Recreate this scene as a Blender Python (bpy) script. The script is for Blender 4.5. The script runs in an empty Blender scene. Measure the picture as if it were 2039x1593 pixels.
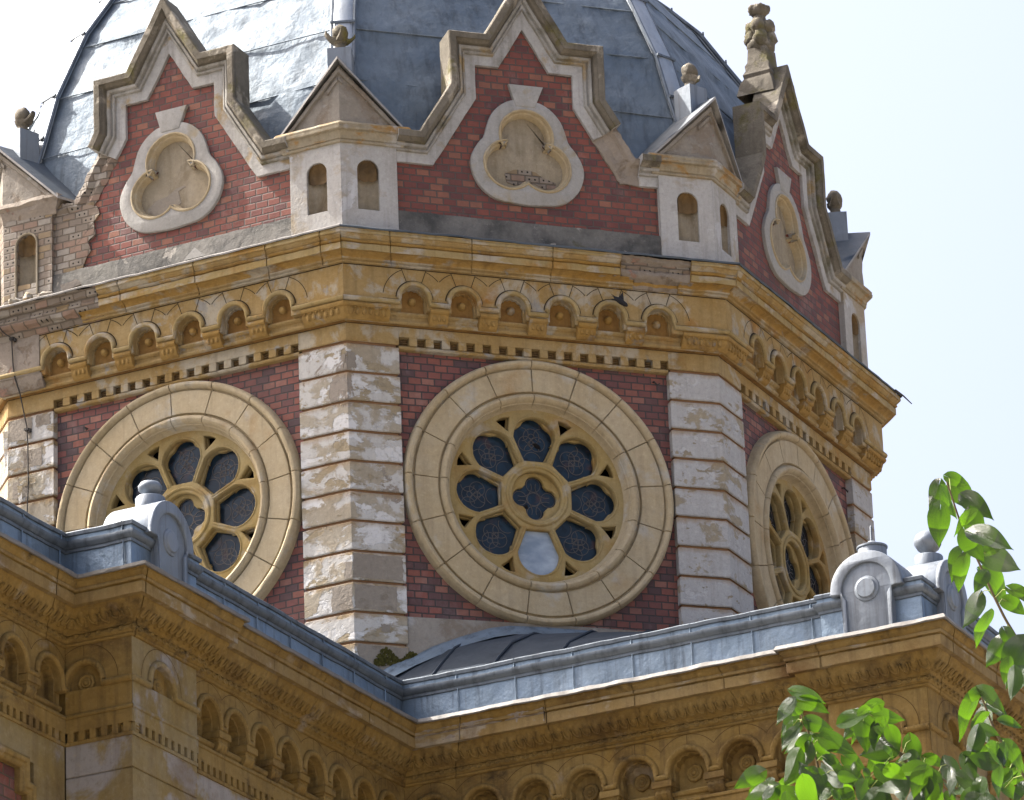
import bpy, bmesh, math, random
from mathutils import Vector, Matrix, noise as mnoise
from mathutils.geometry import tessellate_polygon
random.seed(11)
SC = bpy.context.scene
COL = SC.collection
Z0 = 21.33                      # height of the top stone joint of the tower above the ground
rad = math.radians

# ------------------------------------------------------------------ camera, sky, sun
YAW, PIT, ROL = 0.331670513, 0.380980789, -0.0401917236
fw = Vector((math.cos(PIT)*math.sin(YAW), math.cos(PIT)*math.cos(YAW), math.sin(PIT)))
rt = Vector((math.cos(YAW), -math.sin(YAW), 0)); up = rt.cross(fw)
c_, s_ = math.cos(ROL), math.sin(ROL)
rt, up = c_*rt + s_*up, -s_*rt + c_*up
cam = bpy.data.cameras.new('camera'); camo = bpy.data.objects.new('camera', cam); COL.objects.link(camo)
M = Matrix((rt, up, -fw)).transposed().to_4x4()
M.translation = Vector((-15.9043912, -50.2385532, -19.7315275+Z0))
camo.matrix_world = M
cam.sensor_fit = 'HORIZONTAL'; cam.sensor_width = 36
cam.lens = math.exp(9.22756549)/2039*36
cam.clip_end = 3000
SC.camera = camo

SUN_EL, SUN_AZ = rad(50), rad(143)        # azimuth counter-clockwise from +x
SUN_DIR = Vector((math.cos(SUN_EL)*math.cos(SUN_AZ), math.cos(SUN_EL)*math.sin(SUN_AZ), math.sin(SUN_EL)))
W = bpy.data.worlds.new('World'); SC.world = W; W.use_nodes = True
nt = W.node_tree; bg = nt.nodes['Background']
sky = nt.nodes.new('ShaderNodeTexSky'); sky.sky_type = 'NISHITA'; sky.sun_disc = False
sky.sun_elevation = SUN_EL; sky.sun_rotation = rad(90) - SUN_AZ
sky.air_density = 0.8; sky.dust_density = 10.0; sky.ozone_density = 1.3
nt.links.new(sky.outputs[0], bg.inputs[0]); bg.inputs[1].default_value = 0.15
sl = bpy.data.lights.new('sun', 'SUN'); sl.energy = 4.5; sl.angle = rad(0.5); sl.color = (1, .95, .87)
so = bpy.data.objects.new('sun', sl); COL.objects.link(so)
so.rotation_euler = SUN_DIR.to_track_quat('Z', 'Y').to_euler(); so.location = (-20, 0, 60)
SC.view_settings.view_transform = 'Standard'; SC.view_settings.look = 'None'
SC.view_settings.gamma = 1; SC.view_settings.exposure = 1.5
SC.cycles.use_denoising = True
SC.cycles.max_bounces = 6

# ------------------------------------------------------------------ materials
class NT:
    def __init__(s, name):
        s.m = bpy.data.materials.new(name); s.m.use_nodes = True
        s.t = s.m.node_tree; s.b = s.t.nodes['Principled BSDF']; s.out = s.t.nodes['Material Output']
        tc = s.n('ShaderNodeTexCoord'); oi = s.n('ShaderNodeObjectInfo')
        s.obj = tc.outputs['Object']
        mu = s.n('ShaderNodeMath', operation='MULTIPLY'); s.l(oi.outputs['Random'], mu.inputs[0]); mu.inputs[1].default_value = 37.0
        ad = s.n('ShaderNodeVectorMath', operation='ADD'); s.l(s.obj, ad.inputs[0]); s.l(mu.outputs[0], ad.inputs[1])
        s.co = ad.outputs[0]; s.rnd = oi.outputs['Random']
    def n(s, t, **k):
        x = s.t.nodes.new(t)
        for a, v in k.items(): setattr(x, a, v)
        return x
    def l(s, a, b): s.t.links.new(a, b)
    def put(s, v, inp):
        if hasattr(v, 'is_output'): s.l(v, inp)
        elif isinstance(v, (tuple, list)) and len(v) == 3 and inp.type == 'RGBA': inp.default_value = (*v, 1)
        else: inp.default_value = v
    def stretch(s, k, v=None):
        x = s.n('ShaderNodeVectorMath', operation='MULTIPLY'); s.l(v or s.co, x.inputs[0]); x.inputs[1].default_value = k; return x.outputs[0]
    def noise(s, sc, det=6, ro=.6, k=None, v=None, dist=0.0):
        x = s.n('ShaderNodeTexNoise'); s.l(s.stretch(k, v) if k else (v or s.co), x.inputs['Vector'])
        x.inputs['Scale'].default_value = sc; x.inputs['Detail'].default_value = det; x.inputs['Roughness'].default_value = ro
        x.inputs['Distortion'].default_value = dist
        return x.outputs['Fac']
    def step(s, f, lo, hi, a=0., b=1.):
        x = s.n('ShaderNodeMapRange'); s.l(f, x.inputs[0])
        for i, v in enumerate((lo, hi, a, b)): x.inputs[i+1].default_value = v
        return x.outputs[0]
    def mix(s, f, a, b, mode='MIX'):
        x = s.n('ShaderNodeMix', data_type='RGBA', blend_type=mode)
        s.put(f, x.inputs['Factor']); s.put(a, x.inputs[6]); s.put(b, x.inputs[7]); return x.outputs[2]
    def math(s, op, a, b=0.0, c=0.0):
        x = s.n('ShaderNodeMath', operation=op); s.put(a, x.inputs[0]); s.put(b, x.inputs[1]); s.put(c, x.inputs[2]); return x.outputs[0]
    def sep(s, v=None):
        x = s.n('ShaderNodeSeparateXYZ'); s.l(v or s.obj, x.inputs[0]); return x.outputs
    def comb(s, a, b, c=0.0):
        x = s.n('ShaderNodeCombineXYZ'); s.put(a, x.inputs[0]); s.put(b, x.inputs[1]); s.put(c, x.inputs[2]); return x.outputs[0]
    def bump(s, h, st=.4, d=.02, nrm=None):
        x = s.n('ShaderNodeBump'); x.inputs['Strength'].default_value = st; x.inputs['Distance'].default_value = d
        s.l(h, x.inputs['Height'])
        if nrm is not None: s.l(nrm, x.inputs['Normal'])
        s.l(x.outputs[0], s.b.inputs['Normal']); return x.outputs[0]
    def bevel(s, r):
        x = s.n('ShaderNodeBevel', samples=3); x.inputs[0].default_value = r; return x.outputs[0]
    def fin(s, col, ro=.85, spec=.3, metal=0.0):
        s.put(col, s.b.inputs['Base Color']); s.put(ro, s.b.inputs['Roughness'])
        s.b.inputs['Specular IOR Level'].default_value = spec; s.put(metal, s.b.inputs['Metallic'])
        return s.m

DIM = .77
def dim(c): return tuple(x*DIM for x in c)
def plaster(name, base, alt, layers, rough=.88, bs=26, bst=.5, bev=.012, streak=None, course=None):
    """painted render: two tones of base, then flaked or stained patches (colour, scale, lo, hi, stretch)"""
    base, alt = dim(base), dim(alt); layers = [(dim(q[0]), *q[1:]) for q in layers]; streak = (dim(streak[0]), streak[1]) if streak else None
    t = NT(name)
    c = t.mix(t.step(t.noise(1.7, 5), .35, .65), base, alt)
    g = t.noise(55, 4, .7)
    c = t.mix(t.step(g, .2, .8, .0, .3), c, tuple(x*.55 for x in base))
    mot = t.noise(19, 9, .78)
    h = t.noise(bs, 8, .65)
    for col, sc, lo, hi, k in layers:
        f = t.step(t.noise(sc, 9, .62, k, dist=.3), lo, hi)
        c = t.mix(f, c, col)
        h = t.math('SUBTRACT', h, t.math('MULTIPLY', f, .5))
    if streak:
        col, amt = streak
        f = t.step(t.noise(3.2, 6, .6, (3.2, 3.2, .22)), .5, .78, 0, amt)
        c = t.mix(f, c, col)
    if course:      # rust run down from each joint and grime gathered along the lower edge of a stone
        fr = t.math('FRACT', t.math('DIVIDE', t.math('SUBTRACT', t.sep()[2], course[1]), course[0]))
        wob = t.noise(5, 6, .65, (1, 1, .35))
        c = t.mix(t.step(t.math('ADD', fr, t.math('MULTIPLY', wob, .55)), 1.10, 1.30, 0, .75), c, dim((.33, .215, .10)))
        c = t.mix(t.step(t.math('SUBTRACT', t.math('MULTIPLY', wob, .40), fr), .06, .22, 0, .6), c, dim((.28, .25, .205)))
    c = t.mix(t.step(mot, .52, .72, 0, .45), c, tuple(x*.42 for x in base))
    c = t.mix(t.step(mot, .46, .30, 0, .30), c, tuple(min(1, x*1.5+.03) for x in alt))
    t.bump(h, bst, .012, t.bevel(bev) if bev else None)
    return t.fin(c, rough, .25)

def bricks(name, cols, mortar, w=.141, h=.0765, mj=.0075, holes=0.0, bst=.7, soil=(.07,.05,.045), soil_amt=.5, rough=.75):
    cols = [dim(q) for q in cols]; mortar = dim(mortar); soil = dim(soil)
    t = NT(name)
    wob = t.n('ShaderNodeTexNoise'); t.l(t.obj, wob.inputs['Vector']); wob.inputs['Scale'].default_value = 9; wob.inputs['Detail'].default_value = 4
    sub = t.n('ShaderNodeVectorMath', operation='SUBTRACT'); t.l(wob.outputs['Color'], sub.inputs[0]); sub.inputs[1].default_value = (.5, .5, .5)
    mul = t.n('ShaderNodeVectorMath', operation='SCALE'); t.l(sub.outputs[0], mul.inputs[0]); mul.inputs['Scale'].default_value = .012
    ad = t.n('ShaderNodeVectorMath', operation='ADD'); t.l(t.obj, ad.inputs[0]); t.l(mul.outputs[0], ad.inputs[1])
    X, Y, Z = t.sep(ad.outputs[0])
    # faces turned sideways (returns) use depth as the running direction
    geo = t.n('ShaderNodeNewGeometry')
    vt = t.n('ShaderNodeVectorTransform', vector_type='NORMAL', convert_from='WORLD', convert_to='OBJECT'); t.l(geo.outputs['True Normal'], vt.inputs[0])
    nx, ny, nz = t.sep(vt.outputs[0])
    side = t.math('GREATER_THAN', t.math('ABSOLUTE', nx), t.math('ABSOLUTE', ny))
    X = t.math('ADD', t.math('MULTIPLY', X, t.math('SUBTRACT', 1.0, side)), t.math('MULTIPLY', Y, side))
    zr = t.math('DIVIDE', Z, h); row = t.math('FLOOR', zr); fz = t.math('SUBTRACT', zr, row)
    xr = t.math('ADD', t.math('DIVIDE', X, w), t.math('MULTIPLY', row, .5)); cx = t.math('FLOOR', xr); fx = t.math('SUBTRACT', xr, cx)
    ex = t.math('MULTIPLY', t.math('MINIMUM', fx, t.math('SUBTRACT', 1.0, fx)), w)
    ez = t.math('MULTIPLY', t.math('MINIMUM', fz, t.math('SUBTRACT', 1.0, fz)), h)
    e = t.math('MINIMUM', ex, ez)
    m = t.step(e, mj*.35, mj*.75)
    wn = t.n('ShaderNodeTexWhiteNoise', noise_dimensions='3D'); t.l(t.comb(cx, row, t.math('MULTIPLY', t.rnd, 91.0)), wn.inputs['Vector'])
    cr = t.n('ShaderNodeValToRGB'); t.l(wn.outputs['Value'], cr.inputs[0])
    el = cr.color_ramp; el.interpolation = 'CONSTANT'
    while len(el.elements) < len(cols): el.elements.new(.5)
    for i, cc in enumerate(cols):
        el.elements[i].position = i/len(cols); el.elements[i].color = (*cc, 1)
    c = t.mix(t.step(t.noise(14, 6, .7), .3, .8, 0, .5), cr.outputs[0], soil)
    big = t.step(t.noise(.9, 4), .38, .68, 0, soil_amt); c = t.mix(big, c, tuple((a+b)/2 for a, b in zip(soil, cols[0])))
    c = t.mix(t.step(t.noise(2.3, 7, .7, (1, 1, .5)), .56, .74, 0, .30), c, (.33, .29, .27))
    c = t.mix(t.step(t.noise(1.6, 6, .65, (1, 1, .6)), .55, .8, 0, .55), c, (.06, .048, .045))
    c = t.mix(m, mortar, c)
    hh = t.math('ADD', t.math('MULTIPLY', m, 1.0), t.math('MULTIPLY', t.noise(60, 6, .7), .4))
    hh = t.math('ADD', hh, t.math('MULTIPLY', wn.outputs['Value'], .25))
    if holes:
        for px in (.3, .7):
            dx = t.math('MULTIPLY', t.math('SUBTRACT', fx, px), w); dz = t.math('MULTIPLY', t.math('SUBTRACT', fz, .5), h)
            r = t.math('SQRT', t.math('ADD', t.math('MULTIPLY', dx, dx), t.math('MULTIPLY', dz, dz)))
            hf = t.math('MULTIPLY', t.math('LESS_THAN', r, .0105), t.math('LESS_THAN', wn.outputs['Value'], holes))
            c = t.mix(hf, c, (.012, .01, .009)); hh = t.math('SUBTRACT', hh, hf)
    t.bump(hh, bst, .008)
    return t.fin(c, rough, .3)

def sheet(name, base, alt, rough=.42, metal=.55, streak=.5, wav=.35, dark=(.06, .065, .07), spec=.5):
    """weathered zinc or lead sheet with run-down streaks"""
    base, alt = tuple(x*.84 for x in base), tuple(x*.84 for x in alt)
    t = NT(name)
    c = t.mix(t.step(t.noise(1.3, 6), .3, .7), base, alt)
    c = t.mix(t.step(t.noise(2.6, 7, .65, (4, 4, .3)), .5, .8, 0, streak), c, dark)
    c = t.mix(t.step(t.noise(7, 8, .7), .55, .75, 0, .35), c, tuple(min(1, x*1.5) for x in alt))
    h = t.math('ADD', t.noise(1.6, 3, .5), t.math('MULTIPLY', t.noise(22, 5, .6), .12))
    t.bump(h, wav, .06)
    ro = t.step(t.noise(5, 6, .6), .3, .7, rough-.08, rough+.16)
    return t.fin(c, ro, spec, metal)

OCH, OCH2 = (.35, .203, .050), (.385, .25, .088)
M_OCHRE = plaster('ochre_render', OCH, OCH2, [((.36, .315, .24), 2.1, .57, .64, (1, 1, 1.6)), ((.24, .225, .20), 2.9, .61, .68, (1, 1, 1.5)), ((.15, .08, .028), 1.6, .55, .75, (1, 1, 2.5))], streak=((.10, .055, .022), .6))
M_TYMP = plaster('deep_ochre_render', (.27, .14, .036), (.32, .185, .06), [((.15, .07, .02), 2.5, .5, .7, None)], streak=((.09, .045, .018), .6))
M_CORONA = plaster('faded_and_lit_ochre_render', (.37, .265, .105), (.41, .32, .165), [((.43, .38, .30), 2.3, .52, .60, (1, 1, 2)), ((.36, .20, .05), 1.6, .55, .65, None)], streak=((.12, .08, .035), .5))
M_FRIEZE = plaster('pale_ochre_render', (.37, .238, .082), (.41, .305, .15), [((.42, .37, .28), 1.9, .53, .59, None), ((.33, .315, .285), 2.8, .62, .67, None), ((.33, .165, .04), 1.5, .58, .7, None)], streak=((.12, .075, .035), .5))
M_WING = plaster('dark_ochre_render', (.275, .172, .045), (.305, .212, .078), [((.30, .24, .16), 1.6, .62, .69, None), ((.10, .057, .022), 1.3, .50, .75, (1, 1, 2)), ((.045, .032, .018), 2.4, .60, .74, (1, 1, 1.6))], streak=((.05, .032, .016), .7))
M_WCOR = plaster('faded_wing_render', (.285, .19, .068), (.315, .23, .108), [((.36, .31, .23), 1.8, .56, .64, (1, 1, 2)), ((.15, .085, .03), 1.5, .54, .7, None)], streak=((.08, .05, .022), .6))
M_WINGPALE = plaster('stained_pier_render', (.28, .20, .072), (.30, .25, .15), [((.33, .31, .295), 1.0, .52, .58, None), ((.145, .085, .03), .9, .53, .75, None)], streak=((.11, .07, .04), .5))
M_CREAM = plaster('cream_stone', (.48, .385, .235), (.515, .435, .30), [((.47, .44, .375), 2.2, .58, .68, None), ((.34, .20, .07), 1.2, .60, .76, None)], bst=.35, streak=((.20, .155, .10), .5))
M_TRAC = plaster('tracery_stone', (.40, .285, .105), (.41, .33, .175), [((.44, .40, .33), 2.5, .58, .68, None), ((.31, .165, .04), 1.6, .55, .74, None)], bst=.35, streak=((.17, .10, .04), .4))
M_QUOIN = plaster('flaking_whitewash', (.38, .325, .24), (.44, .40, .325), [((.54, .53, .51), 1.9, .49, .54, (1, 1, 1.4)), ((.66, .66, .66), 2.8, .54, .57, (1, 1, 1.5)), ((.345, .285, .19), 3.4, .555, .59, (1, 1, 1.8)), ((.38, .23, .085), 2.2, .66, .74, (1, 1, 2)), ((.31, .27, .23), 1.15, .635, .65, None)], bs=18, bst=.8, streak=((.22, .19, .15), .35), course=(.3195, -.024))
M_QUOIN2 = plaster('greying_whitewash', (.46, .455, .45), (.51, .51, .51), [((.35, .30, .215), 2.3, .56, .60, (1, 1, 1.4)), ((.54, .54, .545), 4.0, .58, .62, (1, 1, 1.5)), ((.33, .28, .2), 6.0, .62, .64, (1, 1, 1.8))], bs=18, bst=.7, streak=((.26, .235, .2), .4), course=(.3195, -.024))
M_GROOVE = plaster('rusty_joint', (.33, .19, .10), (.25, .145, .08), [], bev=0)
M_GREY = plaster('grey_render', (.42, .41, .39), (.48, .475, .465), [((.50, .495, .49), 1.6, .50, .60, None), ((.35, .26, .14), 2.4, .58, .66, None), ((.16, .145, .12), 1.8, .58, .74, None)], streak=((.13, .115, .09), .65))
M_TURRET = plaster('whitewashed_render', (.45, .435, .41), (.50, .495, .485), [((.36, .30, .215), 1.6, .57, .66, None), ((.24, .215, .175), 1.5, .62, .76, None), ((.54, .54, .55), 3.0, .60, .63, None)], streak=((.20, .175, .135), .5))
M_TMOULD = plaster('stained_moulding', (.35, .29, .19), (.39, .35, .27), [((.34, .19, .055), 2.6, .50, .60, (1, 1, 2)), ((.44, .42, .385), 2.0, .58, .64, None)], streak=((.16, .12, .07), .6))
M_PEDI = plaster('bare_grey_mortar', (.29, .26, .22), (.34, .315, .28), [((.235, .195, .155), 2.4, .52, .6, None), ((.41, .40, .38), 3.0, .60, .66, None), ((.28, .12, .09), 4.2, .72, .74, None)], bs=14, bst=.9, streak=((.15, .13, .10), .4))
M_MED = plaster('grey_medallion', (.37, .36, .34), (.41, .405, .39), [((.40, .395, .385), 1.6, .54, .64, None), ((.33, .27, .17), 1.8, .58, .68, None)], bst=.4, streak=((.19, .175, .15), .4))
M_COPE = plaster('weathered_coping', (.31, .295, .265), (.41, .40, .375), [((.34, .25, .13), 2.3, .55, .64, None), ((.12, .11, .06), 2.0, .54, .7, None), ((.44, .43, .41), 2.7, .6, .66, None)], bs=18, bst=.8, streak=((.09, .078, .06), .65))
M_LICHEN = plaster('lichened_stone', (.145, .128, .098), (.225, .20, .16), [((.37, .335, .275), 2.4, .57, .64, None), ((.14, .125, .04), 2.6, .54, .66, None), ((.07, .062, .05), 1.8, .56, .7, None)], bs=16, bst=.9, streak=((.06, .05, .04), .7))
M_PLINTH = plaster('sooty_mortar', (.15, .145, .13), (.22, .21, .195), [((.07, .07, .068), 1.9, .48, .64, None), ((.10, .095, .04), 2.2, .60, .7, None), ((.32, .30, .27), 3.8, .61, .65, None)], bs=14, bst=.9)
M_MORTAR = plaster('broken_masonry', (.28, .235, .19), (.33, .285, .24), [((.31, .19, .145), 3.0, .60, .63, None), ((.21, .165, .125), 4.0, .55, .62, None), ((.04, .03, .027), 9.0, .715, .73, None)], bs=12, bst=1.0)
M_SCAR = plaster('bare_mortar_patch', (.28, .245, .205), (.32, .285, .24), [((.24, .205, .165), 4.0, .55, .62, None), ((.05, .04, .035), 14.0, .74, .755, None)], bs=22, bst=.8, bev=0)
M_NICHE = plaster('niche_render', (.33, .275, .19), (.38, .335, .26), [((.18, .14, .09), 2.0, .55, .7, (1, 1, .5))], streak=((.13, .10, .06), .5))
M_SHELL = plaster('ochre_shell', (.23, .14, .055), (.17, .115, .06), [((.09, .065, .04), 4, .55, .7, None)])
M_BRICK = bricks('tower_brick', [(.23, .085, .075), (.30, .105, .082), (.19, .080, .078), (.34, .13, .095), (.14, .076, .080), (.26, .095, .083), (.37, .17, .13), (.105, .068, .076), (.31, .11, .082)], (.070, .060, .060), mj=.012)
M_GBRICK = bricks('gable_brick', [(.25, .075, .058), (.21, .066, .056), (.29, .095, .068), (.17, .060, .056), (.34, .145, .095), (.235, .075, .062), (.14, .054, .056), (.27, .083, .062)], (.105, .085, .077), soil_amt=.45, mj=.0125)
M_WBRICK = bricks('wing_brick', [(.20, .055, .035), (.16, .048, .037), (.24, .07, .043), (.13, .044, .038)], (.10, .075, .05), w=.2, h=.1, mj=.014)
M_RUBBLE = bricks('exposed_core_brick', [(.28, .235, .19), (.32, .28, .235), (.23, .19, .155), (.31, .20, .15), (.35, .32, .28), (.25, .185, .14), (.30, .215, .115)], (.15, .122, .095), w=.155, h=.0765, mj=.012, holes=.3, bst=1.0, soil=(.12, .095, .07))
M_LEAD = sheet('blue_grey_sheet', (.175, .24, .315), (.235, .30, .37), .45, .65, .95, wav=.75, dark=(.03, .038, .048))
M_LEADTRIM = sheet('sheet_moulding', (.11, .135, .165), (.165, .195, .23), .52, .5, .95, dark=(.02, .022, .025))
M_CAPM = sheet('pale_sheet', (.185, .222, .268), (.235, .265, .305), .55, .35, .95, dark=(.05, .052, .055))
M_DOME = sheet('dome_sheet', (.115, .155, .20), (.18, .22, .26), .66, .45, .95, wav=1.3, dark=(.05, .062, .075))
M_RIBM = sheet('rib_sheet', (.30, .345, .39), (.38, .41, .445), .42, .5, .4)
M_ROOFM = sheet('turret_roof_sheet', (.04, .056, .075), (.07, .092, .118), .6, .05, .6)
M_TAR = sheet('old_roof_sheet', (.035, .045, .058), (.06, .072, .09), .8, 0, .6, dark=(.02, .024, .03), spec=.08)
M_LIPW = sheet('dull_flashing_sheet', (.15, .14, .13), (.20, .19, .175), .65, .1, .7)
M_LIP = sheet('flashing_sheet', (.26, .255, .25), (.36, .345, .325), .6, .2, .6)
def flat(name, col, ro=.8, spec=.3, metal=0., sc=12, amt=.4):
    t = NT(name); t.bump(t.noise(sc*2, 5), .3, .01)
    return t.fin(t.mix(t.step(t.noise(sc, 5), .3, .7, 0, amt), col, tuple(x*.5 for x in col)), ro, spec, metal)
M_HAIR = flat('hairline_joint', (.09, .055, .022), .95, .1)
M_JOINT_SHADE = flat('joint_and_shade_line', (.04, .03, .02), .95, .1)  # for incised joints and for painted lines of shade on the frieze
M_DARK = flat('dark_cavity', (.012, .011, .011), .95, .1)
M_CAME = flat('lead_came', (.09, .075, .065), .5, .5, .2)
M_WIRE = flat('dark_cable', (.035, .032, .03), .7)
M_MOSS = flat('moss_green', (.075, .07, .02), .95, .1, sc=40, amt=.9)
M_BIRD = flat('dark_plumage', (.012, .013, .017), .7)
M_BOARD = None
def glass():
    t = NT('dark_stained_glass')
    v = t.n('ShaderNodeTexVoronoi'); t.l(t.co, v.inputs['Vector']); v.inputs['Scale'].default_value = 13
    c = t.mix(t.step(v.outputs['Color'], .2, .8), (.006, .012, .02), (.010, .024, .042))
    c = t.mix(t.step(t.noise(8, 4), .58, .7, 0, .6), c, (.07, .035, .03))
    t.bump(t.noise(16, 3), .25, .01)
    return t.fin(c, .2, .28)
M_GLASS = glass()
def board():
    t = NT('sky_reflection_pane')
    c = t.mix(t.step(t.noise(3.2, 5, .6, (1, 1, 1.8)), .35, .68), (.17, .22, .29), (.37, .43, .51))  # cloudy blues paint a sky reflection into the pane's colour
    t.bump(t.noise(6, 4), .12, .01)
    return t.fin(c, .3, .5)
M_BOARD = board()
def leafmat():
    t = NT('mulberry_leaf')
    uv = t.n('ShaderNodeUVMap'); X, Y, _ = t.sep(uv.outputs[0])
    # side veins run obliquely from the midrib: |x| and y in leaf units
    ax = t.math('ABSOLUTE', X)
    vein = t.math('PINGPONG', t.math('SUBTRACT', t.math('MULTIPLY', Y, 7.0), t.math('MULTIPLY', ax, 5.0)), .5)
    vm = t.math('MAXIMUM', t.step(vein, .07, .02), t.step(ax, .03, .012))
    rn = t.n('ShaderNodeVertexColor'); rn.layer_name = 'tone'
    base = t.mix(rn.outputs[0], (.005, .018, .009), (.022, .055, .009))
    base = t.mix(t.step(t.noise(9, 5), .4, .7, 0, .5), base, (.022, .058, .014))
    c = t.mix(t.math('MULTIPLY', vm, .55), base, (.12, .19, .05))
    t.bump(t.math('ADD', t.math('MULTIPLY', vein, 1.2), t.math('MULTIPLY', t.noise(40, 3), .2)), .5, .006)
    t.fin(c, .36, .42)
    tr = t.n('ShaderNodeBsdfTranslucent'); t.l(t.mix(t.math('MULTIPLY', vm, .6), (.085, .20, .004), (.17, .29, .02)), tr.inputs[0])
    mx = t.n('ShaderNodeMixShader'); t.l(t.step(rn.outputs[0], 0, 1, .12, .52), mx.inputs[0])
    t.l(t.b.outputs[0], mx.inputs[1]); t.l(tr.outputs[0], mx.inputs[2]); t.l(mx.outputs[0], t.out.inputs[0])
    return t.m
M_LEAF = leafmat()
M_TWIG = flat('twig_bark', (.13, .10, .055), .8)
M_PETIOLE = flat('leaf_stalk', (.20, .24, .06), .7)
M_GROUND = flat('pale_paving', (.23, .205, .17), .9, .2, sc=.6, amt=.3)
M_BARK = flat('bark', (.11, .085, .06), .9, .1, sc=6)

# ------------------------------------------------------------------ mesh helpers
AP = 2.0/math.tan(rad(22.5))           # apothem of the tower (to the pilaster faces)
R0 = 2.0/math.sin(rad(22.5))
T8 = math.tan(rad(22.5)); C8 = math.cos(rad(22.5)); S8 = math.sin(rad(22.5))
def F(u, n, z): return (u, -(AP+n), z)          # face frame of the tower, outward is -y
def FD(d):
    return lambda u, n, z: (u, -(d+n), z)       # wall frame at distance d
class MB:
    def __init__(s): s.v = []; s.f = []; s.m = []
    def add(s, vs, fs, m=0):
        o = len(s.v); s.v += [tuple(v) for v in vs]
        for f in fs: s.f.append(tuple(i+o for i in f)); s.m.append(m)
    def grid(s, rows, m=0, cu=False, cv=False, ms=None):
        """rows: list of equal-length point lists"""
        nr, nc = len(rows), len(rows[0]); fs = []; mm = []
        o = len(s.v)
        for r in rows: s.v += [tuple(p) for p in r]
        for i in range(nr if cu else nr-1):
            for j in range(nc if cv else nc-1):
                i2, j2 = (i+1) % nr, (j+1) % nc
                s.f.append((o+i*nc+j, o+i*nc+j2, o+i2*nc+j2, o+i2*nc+j)); s.m.append(ms[j] if ms else m)
    def box(s, u0, u1, n0, n1, z0, z1, fn=F, m=0, ch=0.0):
        c = ch
        P = [fn(u, n, z) for z in (z0, z1) for n in (n0, n1) for u in (u0, u1)]
        s.add(P, [(0, 1, 3, 2), (4, 6, 7, 5), (0, 4, 5, 1), (2, 3, 7, 6), (0, 2, 6, 4), (1, 5, 7, 3)], m)
    def tube(s, pts, r, k=8, m=0, r2=None, cap=True):
        pts = [Vector(p) for p in pts]; n = len(pts); rows = []
        up0 = None
        for i, p in enumerate(pts):
            d = (pts[min(i+1, n-1)] - pts[max(i-1, 0)]).normalized()
            if up0 is None: up0 = Vector((0, 0, 1)) if abs(d.z) < .9 else Vector((1, 0, 0))
            a = d.cross(up0).normalized(); b = a.cross(d).normalized(); up0 = b
            rr = r + ((r2-r)*i/(n-1) if r2 is not None else 0)
            rows.append([p + rr*(math.cos(2*math.pi*j/k)*a + math.sin(2*math.pi*j/k)*b) for j in range(k)])
        s.grid(rows, m, cv=True)
        if cap:
            o = len(s.v); s.add(rows[0], [tuple(range(k))], m); s.add(rows[-1], [tuple(range(k))], m)
    def lathe(s, prof, k=24, m=0, fn=None, ms=None, cap=False):
        """prof (r, h); fn(x, y, h) -> point"""
        fn = fn or (lambda x, y, h: (x, y, h))
        rows = [[fn(r*math.cos(2*math.pi*i/k), r*math.sin(2*math.pi*i/k), h) for r, h in prof] for i in range(k)]
        s.grid(rows, m, cu=True, ms=ms)
    def poly(s, pts, m=0): s.add(pts, [tuple(range(len(pts)))], m)
    def ball(s, c, r, m=0, k=10, sc=(1, 1, 1)):
        rows = []
        for i in range(k+1):
            a = math.pi*i/k
            rows.append([(c[0]+sc[0]*r*math.sin(a)*math.cos(2*math.pi*j/(k*2)), c[1]+sc[1]*r*math.sin(a)*math.sin(2*math.pi*j/(k*2)), c[2]+sc[2]*r*math.cos(a)) for j in range(2*k)])
        s.grid(rows, m, cv=True)
    def mesh(s, name, mats, rough=None, ang=32, weld=True):
        me = bpy.data.meshes.new(name)
        v = s.v
        me.from_pydata(v, [], s.f)
        for m in mats: me.materials.append(m)
        me.polygons.foreach_set('material_index', [min(x, len(mats)-1) for x in s.m])
        if weld:
            bm = bmesh.new(); bm.from_mesh(me)
            bmesh.ops.remove_doubles(bm, verts=bm.verts, dist=.0004)
            bmesh.ops.dissolve_degenerate(bm, edges=bm.edges, dist=.0003)
            bmesh.ops.recalc_face_normals(bm, faces=bm.faces)
            if rough:
                amp, fr = rough
                for q in bm.verts:
                    q.co += amp*(mnoise.noise_vector(q.co*fr) + .5*mnoise.noise_vector(q.co*fr*3.1))
            bm.to_mesh(me); bm.free()
        me.polygons.foreach_set('use_smooth', [True]*len(me.polygons))
        me.set_sharp_from_angle(angle=rad(ang))
        me.update()
        return me

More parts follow.
